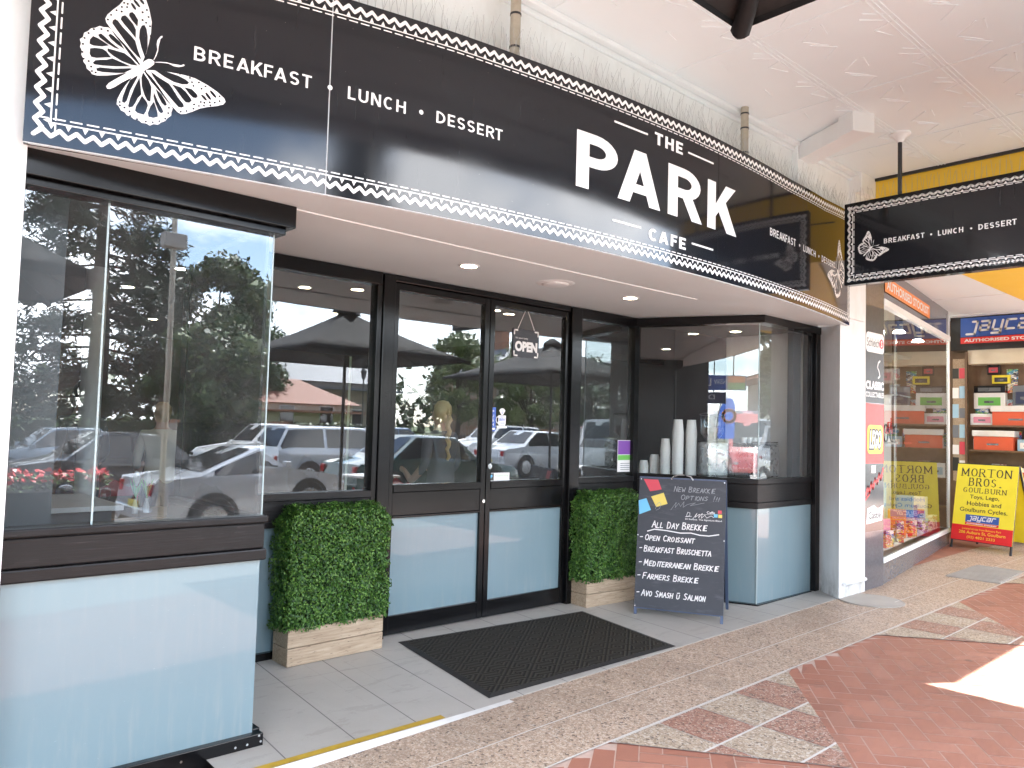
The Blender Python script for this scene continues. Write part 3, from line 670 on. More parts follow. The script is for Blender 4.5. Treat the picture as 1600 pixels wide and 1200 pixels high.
for k in range(4): m.poly2([(-.08, .085 - k * .02), (.08 - .02 * (k % 2), .085 - k * .02), (.08 - .02 * (k % 2), .08 - k * .02), (-.08, .08 - k * .02)], f1)
m.build('printed_line', 'car_grey', t)

# downlights and vent in the soffit, downlights inside
def downlight(x, y, z, label, r=.055, group=None):
    t = thing('downlight', label, 'downlight', (x, y, z), group=group)
    m = MB(); m.lathe([(r, -.001), (r + .014, -.004), (r + .02, 0), (r + .02, .004)], 24); m.build('trim_ring', 'white_paint', t, smooth=True)
    m = MB(); m.lathe([(0, -.002), (r, -.002)], 24); m.build('lens', 'lamp', t)
    return t
for x, y, l in ((1.384, -.738, 'round warm downlight in the soffit above the left door'), (3.121, -.768, 'round warm downlight in the soffit right of the round vent')):
    downlight(x, y, 2.690, l)
t = thing('round_vent', 'round white ceiling vent between the two soffit downlights', 'vent', (2.237, -.749, 2.694))
m = MB(); m.lathe([(0, -.022), (.085, -.022), (.10, -.016), (.105, -.008), (.14, -.006), (.15, 0)], 32); m.build('vent_cover', 'white_paint', t, smooth=True)
for k, (x, y) in enumerate([(-.73, .73), (.33, 3.32), (.26, 4.53), (.35, 1.92), (1.4, 4.55), (1.4, 3.18), (1.36, 5.79), (2.54, 5.37), (1.5, 1.9), (3.62, 1.54), (4.2, 3.2), (2.6, 3.3), (5.1, .3), (5.35, -.4)]):
    downlight(x, y, 2.855 if y > 0.1 else 2.66, 'warm round ceiling downlight glowing inside the dark cafe', .05, 'downlights inside the cafe')
box_part('bay_ceiling', 'cafe_ceiling', cafe, (-1.38, -.3, -1.05, .06, 2.68, 2.69), (4.7, 5.8, -1.03, .06, 2.665, 2.675))

# ------------------------------------------------------------------ curved shop sign
ZB = 2.67
ZT = [(-3.92, 3.62), (-2, 3.68), (0, 3.70), (1.5, 3.695), (2.36, 3.73), (3.2, 3.81)]
sign = thing('shop_sign', 'long curved black fascia sign with white lace border and butterflies above the cafe entry', 'shop sign', (2.4, -1.8, ZB))
OFF = Vector(sign.location)
def SL(s, z, off=0.0): return tuple(Vector(S(s, z, off)) - OFF)
for a, c in ((-3.913, -2.6755), (-2.6690, .3485), (.3525, 3.193)):
    m = MB(); n = 24; vs = []; fs = []
    for i in range(n + 1):
        s = lerp(a, c, i / n); zt = interp(ZT, s)
        vs += [SL(s, ZB, 0), SL(s, zt, 0), SL(s, zt, -.05), SL(s, ZB, -.05)]
    for i in range(n):
        k = 4 * i
        for q in range(4): fs.append((k + q, k + 4 + q, k + 4 + (q + 1) % 4, k + (q + 1) % 4))
    fs += [(0, 1, 2, 3), (4 * n + 3, 4 * n + 2, 4 * n + 1, 4 * n)]
    m.add(vs, fs); o = m.build('sign_panel', 'black_acrylic', sign)
    bm = bmesh.new(); bm.from_mesh(o.data); bmesh.ops.recalc_face_normals(bm, faces=bm.faces); bm.to_mesh(o.data); bm.free()
    o.data.polygons.foreach_set('use_smooth', [True] * len(o.data.polygons)); o.data.set_sharp_from_angle(angle=R(30))
m = MB(); n = 40
for i in range(n):
    a, c = lerp(-3.913, 3.193, i / n), lerp(-3.913, 3.193, (i + 1) / n)
    m.add([SL(a, ZB - .004, -.004), SL(c, ZB - .004, -.004), SL(c, interp(ZT, c) - .01, -.004), SL(a, interp(ZT, a) - .01, -.004)], [(0, 1, 2, 3)])
    m.add([SL(a, interp(ZT, a) + .001, -.002), SL(c, interp(ZT, c) + .001, -.002), tuple(Vector((S(c, 0)[0], -1.38, interp(ZT, c) + .002)) - OFF), tuple(Vector((S(a, 0)[0], -1.38, interp(ZT, a) + .002)) - OFF)], [(0, 1, 2, 3)])
a = 3.194
m.face([SL(a, ZB, 0.0), SL(a, ZB, -.3), SL(a, 3.81, -.3), SL(a, 3.81, 0.0)])
m.build('sign_backing', 'white_paint', sign)
fw3 = lambda s, z: SL(s, z, .0022)
fw4 = lambda s, z: SL(s, z, .0036)
VW = 'vinyl_white'
m = MB()
sans_text(m, 'BREAKFAST', -3.292, -2.763, 3.162, 3.225, fw3); m.disc((-2.672, 3.193), .0125, fw3); sans_text(m, 'LUNCH', -2.581, -2.268, 3.162, 3.225, fw3); m.disc((-2.179, 3.194), .0125, fw3)
sans_text(m, 'DESSERT', -2.089, -1.666, 3.162, 3.225, fw3)
sans_text(m, 'BREAKFAST', 1.139, 1.633, 3.149, 3.211, fw3); m.disc((1.72, 3.178), .0115, fw3); sans_text(m, 'LUNCH', 1.803, 2.098, 3.145, 3.201, fw3); m.disc((2.183, 3.17), .0115, fw3)
sans_text(m, 'DESSERT', 2.261, 2.647, 3.138, 3.195, fw3)
m.build('lettering', VW, sign)
m = MB()
for c, a, e in (('P', -1.113, -.757), ('A', -.752, -.335), ('R', -.254, .118), ('K', .208, .584)): sans_text(m, c, a, e, 3.028, 3.374, fw3, .185)
sans_text(m, 'THE', -.403, -.098, 3.465, 3.546, fw3, .20, .17); sans_text(m, 'CAFE', -.448, -.047, 2.816, 2.896, fw3, .20, .17)
for a, c, z in ((-.791, -.479, 3.507), (-.031, .273, 3.5), (-.788, -.528, 2.88), (.027, .284, 2.876)): m.stroke([(a, z), (c, z)], .013, fw3)
m.build('main_lettering', VW, sign)
# lace border: zigzag, points, line and dashes
def lace(m, fm, path_len, P, zig=.0385, unit=.061, thick=.0175):
    """P(t, d): point at length t along the edge, d inwards"""
    n = max(4, int(path_len / unit)); u = path_len / n
    for i in range(n):
        t0 = i * u
        m.stroke([P(t0, .036), P(t0 + u / 2, .036 + zig * .72), P(t0 + u, .036)], thick, fm)
        tri = [P(t0 + u / 2 - u * .0 + u * .5 - .011, .089), P(t0 + u - .0, .066), P(t0 + u + .011, .089)]
        m.poly2(tri if True else tri, fm)
        m.stroke([P(t0 + .006, .110), P(t0 + u - .014, .110)], .0062, fm)
    m.stroke([P(0 + .06, .093), P(path_len - .06, .093)], .0058, fm) if path_len < 1.3 else [m.stroke([P(k, .093), P(min(k + .2, path_len - .06), .093)], .0058, fm) for k in [.06 + .2 * q for q in range(int((path_len - .12) / .2) + 1)]]
def fixup(m):                                      # keep all faces turned outwards
    return m
m = MB(); Ls = 3.193 + 3.913
lace(m, fw3, Ls - .07, lambda t, d: (-3.878 + t, ZB + d))
lace(m, fw3, Ls - .07, lambda t, d: (-3.878 + t, interp(ZT, -3.878 + t) - d + .004))
lace(m, fw3, .90, lambda t, d: (-3.913 + d, ZB + .036 + t)); lace(m, fw3, 1.06, lambda t, d: (3.193 - d * .9, ZB + .036 + t))
m.build('lace_border', VW, sign)

BF = {"fw":[[0.0137,0.0667],[0.0409,0.1121],[0.0702,0.1503],[0.1018,0.1875],[0.1382,0.2218],[0.1854,0.2479],[0.2283,0.2654],[0.2666,0.2738],[0.2823,0.2687],[0.2872,0.2532],[0.2787,0.2234],[0.2639,0.1893],[0.2518,0.1534],[0.2472,0.1182],[0.2406,0.0851],[0.2316,0.0671],[0.2172,0.0598],[0.1891,0.0579],[0.1486,0.0601],[0.0977,0.0649],[0.0514,0.0662],[0.0197,0.0618]],"hw":[[0.0112,0.0567],[0.0612,0.0519],[0.1099,0.0548],[0.1566,0.0534],[0.1826,0.0571],[0.1958,0.0537],[0.2051,0.0384],[0.2168,0.0274],[0.2182,0.0087],[0.2235,-0.0082],[0.2198,-0.027],[0.2211,-0.0436],[0.2094,-0.0586],[0.2079,-0.0746],[0.193,-0.0818],[0.1827,-0.0945],[0.1687,-0.0981],[0.1553,-0.1111],[0.1415,-0.1147],[0.1273,-0.1239],[0.1127,-0.1237],[0.0999,-0.131],[0.0846,-0.1271],[0.072,-0.1286],[0.0573,-0.1135],[0.0403,-0.0816],[0.0254,-0.0456],[0.0128,-0.0052],[0.0079,0.029]],"body":[[0.0032,0.1184],[-0.0094,0.1166],[-0.0181,0.1054],[-0.0188,0.0876],[-0.0157,0.0607],[-0.0149,0.0297],[-0.0125,-0.0142],[-0.0124,-0.0618],[-0.0117,-0.0975],[-0.0068,-0.1145],[0.0034,-0.1188],[0.0102,-0.1098],[0.0124,-0.0881],[0.0107,-0.0513],[0.0125,-0.011],[0.0142,0.0298],[0.0135,0.0608],[0.0127,0.0922],[0.0103,0.1095]],"ant1":[[-0.005,0.1192],[-0.0188,0.1429],[-0.0338,0.1646],[-0.0536,0.1767],[-0.0663,0.1916],[-0.073,0.2127],[-0.0717,0.221],[-0.0661,0.2182],[-0.0648,0.206],[-0.0558,0.1953],[-0.0417,0.1773],[-0.0265,0.1617],[-0.0137,0.1417],[-0.0053,0.1243]],"c1":[[0.0296,0.0966],[0.0588,0.1346],[0.0966,0.1664],[0.1231,0.1826],[0.1402,0.1865],[0.1433,0.1756],[0.1325,0.1557],[0.1076,0.1318],[0.0705,0.1124]],"c2":[[0.0289,0.0787],[0.0652,0.0918],[0.1043,0.1094],[0.1277,0.1088],[0.1725,0.1034],[0.2027,0.1037],[0.2122,0.0991],[0.2114,0.087],[0.2033,0.0778],[0.1752,0.0758],[0.1322,0.0737],[0.0833,0.0707],[0.0497,0.0738]],"c3":[[0.1122,0.1185],[0.1404,0.1428],[0.1644,0.1483],[0.1968,0.1472],[0.2075,0.1447],[0.21,0.1298],[0.2015,0.1176],[0.1798,0.1164],[0.139,0.1185]],"c4":[[0.1476,0.156],[0.1682,0.1774],[0.1945,0.1815],[0.2053,0.179],[0.2079,0.1671],[0.1997,0.1577],[0.1799,0.1548]],"c5":[[0.0161,0.0495],[0.0526,0.0468],[0.0826,0.0372],[0.1098,0.0117],[0.1288,-0.0072],[0.1189,-0.0142],[0.0929,-0.008],[0.0601,0.007],[0.0313,0.029]],"c6":[[0.0274,0.022],[0.0618,-0.0005],[0.0871,-0.0184],[0.0922,-0.0408],[0.1037,-0.0624],[0.111,-0.0804],[0.108,-0.096],[0.0998,-0.0951],[0.0813,-0.0709],[0.0532,-0.0267]],"c7":[[0.0173,-0.018],[0.0159,0.0223],[0.0229,0.0136],[0.0505,-0.0423],[0.0795,-0.0843],[0.083,-0.0991],[0.0744,-0.1039],[0.0596,-0.0887],[0.0317,-0.0448]],"c8":[[0.0923,-0.0196],[0.1217,-0.0196],[0.1361,-0.0255],[0.1528,-0.0485],[0.1593,-0.0661],[0.1424,-0.0823],[0.1292,-0.0847],[0.1168,-0.0702],[0.1037,-0.0413]],"c9":[[0.1359,0.0055],[0.1555,-0.0016],[0.1794,-0.0121],[0.1943,-0.0226],[0.1892,-0.0419],[0.1757,-0.0552],[0.1624,-0.0472],[0.1449,-0.0205]],"c10":[[0.1034,0.0323],[0.1441,0.0203],[0.1768,0.0148],[0.1894,0.0107],[0.1899,-0.0021],[0.1777,-0.0046],[0.1474,0.0051],[0.1189,0.0176]],"c11":[[0.0948,0.0487],[0.1269,0.0531],[0.1596,0.0479],[0.1714,0.0425],[0.1714,0.0318],[0.1553,0.0296],[0.1238,0.0371]],"dots":[[0.0919,0.1778],[0.1261,0.2027],[0.1447,0.1983],[0.1607,0.1933],[0.16,0.2232],[0.1867,0.237],[0.187,0.2152],[0.2506,0.2615],[0.2675,0.2475],[0.2624,0.225],[0.2626,0.2003],[0.251,0.2067],[0.2506,0.1754],[0.241,0.1853],[0.241,0.1558],[0.2311,0.174],[0.2257,0.1426],[0.2393,0.128],[0.2331,0.0964],[0.2232,0.0726],[0.186,0.0416],[0.203,0.0243],[0.2154,-0.0015],[0.2121,-0.0299],[0.2029,-0.0563],[0.1865,-0.0776],[0.1612,-0.101],[0.1371,-0.1152],[0.1205,-0.1051],[0.098,-0.1117],[0.0822,-0.121],[0.0706,-0.1126]],"ov":[[[0.2065,0.1977],[0.2384,0.2006]],[[0.2076,0.2196],[0.2451,0.2182]],[[0.2096,0.2423],[0.2493,0.2445]]]}
def butterfly(parent, fm, cx, cz, ang, sc_, mir=1):
    """white wings with dark cells, fm(x, z, lift)"""
    ca, sa = math.cos(ang), math.sin(ang)
    def T(p, side):                                  # local (across, along the body)
        x, y = p[0] * side * mir * sc_, p[1] * sc_
        return cx + (x * sa + y * ca * 1.0) * 1.0, cz + (-x * ca + y * sa)
    wm, dm = MB(), MB()
    for side in (1, -1):
        fl = (side * mir) < 0
        def P(pts, lift, mesh):
            q = [fm(*T(p, side), lift) for p in pts]; mesh.face(q[::-1] if fl else q)
        P(BF['hw'], .0020, wm); P(BF['fw'], .0024, wm); P(BF['ant1'] if side > 0 else [(-a, c) for a, c in BF['ant1']] if False else BF['ant1'], .0022, wm)
        for k in range(1, 12): P(BF['c%d' % k], .0036, dm)
        for x, y in BF['dots']:
            r = .0042; P([(x + r * math.cos(t), y + r * 1.1 * math.sin(t)) for t in [k * math.pi / 3.5 for k in range(7)]], .0036, dm)
        for (x0, y0), (x1, y1) in BF['ov']:
            l = math.hypot(x1 - x0, y1 - y0); ux_, uy_ = (x1 - x0) / l, (y1 - y0) / l; a, e = l / 2, .006; mx_, my_ = (x0 + x1) / 2, (y0 + y1) / 2
            P([(mx_ + ux_ * a * math.cos(t) - uy_ * e * math.sin(t), my_ + uy_ * a * math.cos(t) + ux_ * e * math.sin(t)) for t in [k * math.pi / 5 for k in range(10)]], .0036, dm)
    wm.face([fm(*T(p, 1), .0046) for p in BF['body']])
    w_ = wm.build('butterfly', VW, parent); dm.build('wing_cell', 'black_acrylic', w_); return w_
butterfly(sign, lambda x, z, l: SL(x, z, l), -3.539, 3.032, math.atan2(.67457, .73821), 1.0)
butterfly(sign, lambda x, z, l: SL(x, z, l), 2.80, 3.07, math.atan2(.67457, -.73821), .96)
# bird spikes along the top of the sign
t = thing('bird_spike_strip', 'row of thin wire bird spikes along the top edge of the curved sign', 'bird spikes', (2.4, -1.6, 3.70))
o_ = Vector(t.location); m = MB()
for i in range(165):
    s = -3.85 + i * .0425; z = interp(ZT, s) + .004
    b0 = Vector(S(s, z, -.02)) - o_
    for q in range(3):
        d = Vector((random.uniform(-.05, .05) + (q - 1) * .018, -.055 + .055 * q + random.uniform(-.02, .02), random.uniform(.10, .165)))
        m.tube([b0, b0 + d * .6, b0 + d + Vector((random.uniform(-.014, .014), 0, 0))], .00095, 3, cap=False)
m.build('spike_wire', 'wire', t)
m = MB(); m.tube([tuple(Vector(S(-3.85 + i * .175, interp(ZT, -3.85 + i * .175) + .004, -.02)) - o_) for i in range(41)], .006, 5); m.build('spike_base', 'white_paint', t)
# support pipes
for x, y, zb, l in ((3.475, -1.62, 3.72, 'weathered grey support pipe above the word PARK of the curved sign'), (.965, -1.62, 3.70, 'weathered grey support pipe above the middle of the curved sign, left of the other pipe')):
    t = thing('support_pipe', l, 'pipe', (x, y, zb), group=None)
    m = MB(); m.tube([(0, 0, -.05), (0, 0, 4.2 - zb)], .031, 16); m.build('pipe', 'galv_pipe', t, smooth=True)
    m = MB()
    for z in (.10, 4.2 - zb - .06, .30): m.tube([(0, 0, z), (0, 0, z + .012)], .034, 16)
    m.build('clamp', 'dark_metal', t, smooth=True)

# ------------------------------------------------------------------ street verandah
ver = thing('street_verandah', 'white pressed metal verandah ceiling over the footpath in front of the cafe', 'verandah', (1, -1.5, 4.2))
vo = Vector(ver.location)
def vb(m, x0, x1, y0, y1, z0, z1): m.box(x0 - vo.x, x1 - vo.x, y0 - vo.y, y1 - vo.y, z0 - vo.z, z1 - vo.z)
m = MB(); vb(m, -14, 40, -4.6, -1.45, 4.2, 4.26); m.build('ceiling_sheet', 'ceiling_paint', ver)
m = MB(); vb(m, -14, 40, -4.62, -4.54, 4.05, 4.5); m.build('edge_beam', 'white_paint', ver)
m = MB(); vb(m, -14, 5.95, -1.58, -1.50, 4.165, 4.2); vb(m, -14, 5.95, -1.53, -1.50, 4.13, 4.165); m.build('cornice', 'white_paint', ver, bevel=.008)
m = MB()
for y in (-2.25, -3.0, -3.75, -4.5):
    for dy in (-.03, 0, .03): vb(m, -14, 5.95, y + dy - .006, y + dy + .006, 4.194, 4.2)
for i in range(12):
    x = -8.6 + i * 1.24; vb(m, x - .012, x + .012, -4.58, -1.5, 4.194, 4.2)
m.build('cover_strip', 'ceiling_paint', ver, bevel=.003)
m = MB()
for i in range(23):
    for j in range(4):
        x0 = -8.55 + i * .62; y0 = -2.22 - j * .75
        if x0 > 5.4: continue
        pat = [((.05, -.32), (.18, -.12)), ((.18, -.12), (.34, -.26)), ((.26, -.14), (.40, -.30)), ((.40, -.30), (.52, -.12)), ((.10, .30), (.24, .12)), ((.16, .36), (.30, .18)), ((.36, .34), (.52, .26)), ((.36, .34), (.30, .12)), ((.05, .62), (.2, .66))]
        for (a, c), (d, e) in pat: m.bar((x0 + a - vo.x, y0 + c * .75 + .3 - vo.y - .45, -.002), (x0 + d - vo.x, y0 + e * .75 + .3 - vo.y - .45, -.0005), .012, .0065)
m.build('pressed_pattern', 'ceiling_paint', ver, bevel=.002)

# ------------------------------------------------------------------ hanging sign
hs = thing('hanging_sign', 'black double sided sign with a white butterfly hung across the footpath', 'hanging sign', (4.87, -2.85, 2.92))
ho = Vector(hs.location)
m = MB(); m.box(-.045, .045, -1.02, 1.03, 0, .735); m.build('sign_box', 'black_acrylic', hs, bevel=.006)
m = MB(); m.box(-.047, -.0455, -1.02, 1.03, 0, .024); m.box(-.047, -.0455, -1.02, 1.03, .712, .735); m.box(-.047, -.0455, -1.02, -.996, .024, .712); m.box(-.047, -.0455, 1.006, 1.03, .024, .712); m.build('frame', 'black_paint', hs)
for side in (-1, 1):
    fh = lambda s, z, l=.001, side=side: ((.045 + l) * side, s * side - ho.y * 0, z)
    fm_ = (lambda s, z, l=.0008: (-.0455 - l, -(s) - ho.y, z - ho.z)) if side < 0 else (lambda s, z, l=.0008: (.0455 + l, (s - 5.70) - ho.y, z - ho.z))
    m = MB(); f2 = lambda s, z: fm_(s, z)
    sans_text(m, 'BREAKFAST', 2.165, 2.495, 3.247, 3.290, f2, .17); m.disc((2.548, 3.266), .008, f2); sans_text(m, 'LUNCH', 2.60, 2.79, 3.245, 3.288, f2, .17); m.disc((2.848, 3.265), .008, f2); sans_text(m, 'DESSERT', 2.90, 3.165, 3.243, 3.288, f2, .17)
    sans_text(m, 'THE', 3.40, 3.50, 3.40, 3.43, f2, .2); sans_text(m, 'PARK', 3.30, 3.72, 3.22, 3.36, f2, .19); sans_text(m, 'CAFE', 3.42, 3.60, 3.15, 3.18, f2, .2)
    m.build('lettering', VW, hs)
    butterfly(hs, lambda x, z, l: fm_(x, z, l), 2.03, 3.20, R(43), .46)
    m = MB(); W2 = 1.97
    lace(m, f2, W2, lambda t, d: (1.86 + t, 2.948 + (d - .03) * .7)); lace(m, f2, W2, lambda t, d: (1.86 + t, 3.622 - (d - .03) * .7))
    lace(m, f2, .66, lambda t, d: (1.848 + (d - .03) * .7, 2.955 + t)); lace(m, f2, .66, lambda t, d: (3.842 - (d - .03) * .7, 2.955 + t))
    m.build('lace_border', VW, hs)
for y in (-2.28, -3.42):
    m = MB(); m.tube([(0, y - ho.y, .735), (0, y - ho.y, 4.2 - ho.z)], .018, 10); m.build('hanger_rod', 'dark_metal', hs, smooth=True)
    m = MB(); m.lathe([(.085, 4.2 - ho.z), (.085, 4.185 - ho.z), (.05, 4.165 - ho.z), (.03, 4.13 - ho.z), (.018, 4.12 - ho.z)][::-1], 16, (0, y - ho.y, 0)); m.build('ceiling_rose', 'white_paint', hs, smooth=True)
t = thing('bird_spike_strip', 'row of thin wire bird spikes along the top of the hanging sign', 'bird spikes', (4.87, -2.85, 3.656))
m = MB()
for i in range(46):
    for q in (-1, 1): m.tube([(0, 1 - i * .044, 0), (q * .03 + random.uniform(-.01, .01), 1 - i * .044 + random.uniform(-.02, .02), random.uniform(.10, .15))], .0011, 3, cap=False)
m.box(-.012, .012, -1, 1, 0, .004); m.build('spike_wire', 'wire', t)

# ------------------------------------------------------------------ doormat, planters, chalkboard
t = thing('doormat', 'large dark ribbed rubber doormat in front of the double doors', 'doormat', (2.1, -.84, -.03))
o_ = Vector(t.location)
cs = [(1.278, -.184), (3.105, -.319), (2.935, -1.425), (1.130, -1.372)]
zt_ = lambda x, y: lerp(0, zE(x), -y / 1.45)
def matp(u, v, dz):
    x = lerp(lerp(cs[0][0], cs[1][0], u), lerp(cs[3][0], cs[2][0], u), v); y = lerp(lerp(cs[0][1], cs[1][1], u), lerp(cs[3][1], cs[2][1], u), v)
    return (x - o_.x, y - o_.y, zt_(x, y) + dz - o_.z)
m = MB(); N = 8
for i in range(N):
    for j in range(N): a, c = lerp(.025, .975, i / N), lerp(.025, .975, (i + 1) / N); d, e = lerp(.035, .965, j / N), lerp(.035, .965, (j + 1) / N); m.face([matp(a, d, .012), matp(a, e, .012), matp(c, e, .012), matp(c, d, .012)])
m.build('ribbed_top', 'doormat', t)
m = MB()
E_ = [((0, 0), (1, 0), (.975, .035), (.025, .035)), ((1, 0), (1, 1), (.975, .965), (.975, .035)), ((1, 1), (0, 1), (.025, .965), (.975, .965)), ((0, 1), (0, 0), (.025, .035), (.025, .965))]
for a, c, d, e in E_: m.face([matp(*e, .0122), matp(*d, .0122), matp(*c, .003), matp(*a, .003)][::1])
m.build('edge_ramp', 'rubber_edge', t)

def planter(name_loc, rz, L_, D_, label):
    t = thing('hedge_planter', label, 'planter', name_loc, rz)
    m = MB()
    for k in range(2):
        z0, z1 = .006 + k * .118, .12 + k * .118
        m.box(-L_ / 2, L_ / 2, -D_ / 2, -D_ / 2 + .02, z0, z1); m.box(-L_ / 2, L_ / 2, D_ / 2 - .02, D_ / 2, z0, z1)
        m.box(-L_ / 2 + .001, -L_ / 2 + .02, -D_ / 2 + .02, D_ / 2 - .02, z0, z1); m.box(L_ / 2 - .02, L_ / 2 - .001, -D_ / 2 + .02, D_ / 2 - .02, z0, z1)
    m.box(-L_ / 2 + .02, L_ / 2 - .02, -D_ / 2 + .02, D_ / 2 - .02, .02, .19)
    m.build('timber_box', 'planter_wood', t, bevel=.004)
    hl, hd, z0, z1 = L_ / 2 + .015, D_ / 2 + .005, .225, 1.0
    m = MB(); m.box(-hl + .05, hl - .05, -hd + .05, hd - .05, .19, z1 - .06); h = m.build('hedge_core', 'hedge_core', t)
    m = MB(); rnd = random.Random(len(label))
    def leaf(p, nrm):
        for _ in range(1):
            n_ = (Vector(nrm) + Vector((rnd.uniform(-1, 1), rnd.uniform(-1, 1), rnd.uniform(-.6, 1))) * .95).normalized()
            tx = n_.cross(Vector((rnd.uniform(-1, 1), rnd.uniform(-1, 1), rnd.uniform(-1, 1)))).normalized(); ty = n_.cross(tx); a = rnd.uniform(.0085, .0145); b_ = a * .62; p = Vector(p)
            m.face([p - tx * a, p - ty * b_ * .8 - tx * a * .2, p + tx * a, p + ty * b_ * .8 + tx * a * .1])
    def surf(count, fn):
        for _ in range(count):
            p, nrm = fn(); dn = Vector(nrm) * rnd.uniform(-.045, .028); p = Vector(p) + dn
            # soft rounded corners and uneven clumps
            p += Vector(nrm) * .018 * math.sin(p.x * 23 + p.z * 17) * math.sin(p.z * 29 + p.y * 19)
            ex = max(0, abs(p.x) - hl + .05); ez = max(0, p.z - z1 + .06)
            if ex and ez: p.z -= ex * .9; p.x -= math.copysign(ez * .35, p.x)
            leaf(p, nrm)
    surf(10500, lambda: ((rnd.uniform(-hl, hl), -hd, rnd.uniform(z0, z1)), (0, -1, 0)))
    surf(3800, lambda: ((-hl, rnd.uniform(-hd, hd), rnd.uniform(z0, z1)), (-1, 0, 0)))
    surf(3800, lambda: ((hl, rnd.uniform(-hd, hd), rnd.uniform(z0, z1)), (1, 0, 0)))
    surf(3600, lambda: ((rnd.uniform(-hl, hl), rnd.uniform(-hd, hd), z1), (0, 0, 1)))
    surf(3000, lambda: ((rnd.uniform(-hl, hl), hd, rnd.uniform(z0, z1)), (0, 1, 0)))
    m.build('clipped_hedge', 'box_leaf', t)
    return t
planter((.742, -.145, -.014), R(1.5), .735, .20, 'clipped box hedge in a timber planter left of the doors beside the left bay window')
planter((3.575, -.16, -.014), R(-3), .70, .235, 'clipped box hedge in a timber planter right of the doors behind the chalkboard')

ST = {  # hand lettering on a 6 x 10 grid
 'A': '0,0 3,10 6,0|1,4 5,4', 'B': '0,0 0,10 4,9.5 4.6,7.6 0,5.4 4.4,4.6 5,1.6 3.4,0 0,0', 'C': '5.4,8.5 3,10 .6,7.5 .4,3 2.4,0 5.4,1.2', 'D': '0,0 .3,10 3.6,9 5.4,5 3.6,.8 0,0',
 'E': '5,10 .4,9.6 0,0 5,.3|.2,5 4,5.3', 'F': '5.2,10 .6,9.6 0,0|.3,5 4,5.2', 'G': '5.4,8.6 3,10 .5,7 .5,3 2.6,0 5.2,1 5.4,4.2 3,4.2', 'H': '0,0 .4,10|5,0 5.4,10|.2,5 5.2,5.2',
 'I': '2.4,0 2.8,10', 'K': '0,0 .4,10|5,10 .3,4.6 5.4,0', 'L': '.6,10 0,0 4.8,.4', 'M': '0,0 .8,10 3,3 5.4,10 6.4,0', 'N': '0,0 .6,10 5,0 5.6,10', 'O': '3,10 .6,8 .2,4 1.6,.4 3.8,.2 5.6,3 5.4,7.6 3,10',
 'P': '0,0 .5,10 4,9.6 5.2,7.2 3.6,5 .4,4.6', 'R': '0,0 .5,10 4,9.6 5,7.4 3.4,5.2 .4,5 5.4,0', 'S': '5.2,9 2.6,10 .8,7.8 2.6,5.4 5,3.4 3.6,.4 .2,.8', 'T': '0,9.7 6,10|3,10 2.7,0',
 'U': '.2,10 .4,2.6 2.4,0 4.8,1.4 5.6,10', 'V': '0,10 2.6,0 5.6,10', 'W': '0,10 1.4,0 3.2,6 5,0 6.6,10', 'Y': '0,10 2.8,5 5.6,10|2.8,5 2.2,0', '!': '3.2,10 2.4,3.4|2.1,.7 2.1,0', '-': '.6,5 4.4,5.4', '.': '2,.4 2,0', ',': '2.4,1 1.6,-1.6',
 'u': '.2,7 .6,1 2.4,0 4.6,1.4 5,7|.6,9.4 4.6,9.8'}
def hand(m, body, x0, x1, y0, h, fm, wd, small=.8, slant=.12, seed=1):
    """words in hand-drawn capitals fitted between x0 and x1"""
    rnd = random.Random(seed); pen = 0; segs = []
    for wd_i, word in enumerate(body.split(' ')):
        for ci, ch in enumerate(word):
            sc2 = 1.0 if ci == 0 else small; dy = rnd.uniform(-.03, .03)
            for stq in ST[ch].split('|'):
                segs.append([(pen + float(a.split(',')[0]) / 10 * sc2 + float(a.split(',')[1]) / 10 * slant, dy + float(a.split(',')[1]) / 10 * sc2) for a in stq.split(' ')])
            pen += .74 * sc2 * (.55 if ch in 'I!-.' else 1.18 if ch in 'MW' else 1)
        pen += .52
    pen -= .6
    k = (x1 - x0) / pen
    for sg in segs: m.stroke([(x0 + a * k, y0 + c * h) for a, c in sg], wd, fm)
def serif(m, body, x0, x1, y0, h, fm):
    pen = 0; segs = []
    for ch in body:
        if ch == ' ': pen += .4; continue
        for stq in ST2.get(ch, ST[ch]).split('|'):
            segs.append([(pen + float(a.split(',')[0]) / 10, float(a.split(',')[1]) / 10) for a in stq.split(' ')])
        pen += .88 if ch not in 'I.' else .5
        if ch == 'M': pen += .12
    k = (x1 - x0) / (pen - .22)
    for sg in segs:
        for (xa, ya), (xb, yb) in zip(sg, sg[1:]):
            vert = abs(yb - ya) > abs(xb - xa); m.stroke([(x0 + xa * k, y0 + ya * h), (x0 + xb * k, y0 + yb * h)], h * (.15 if vert else .07), fm)
        for e in (sg[0], sg[-1]):
            if e[1] in (0.0, 1.0): m.stroke([(x0 + (e[0] - .13) * k, y0 + e[1] * h), (x0 + (e[0] + .13) * k, y0 + e[1] * h)], h * .06, fm)
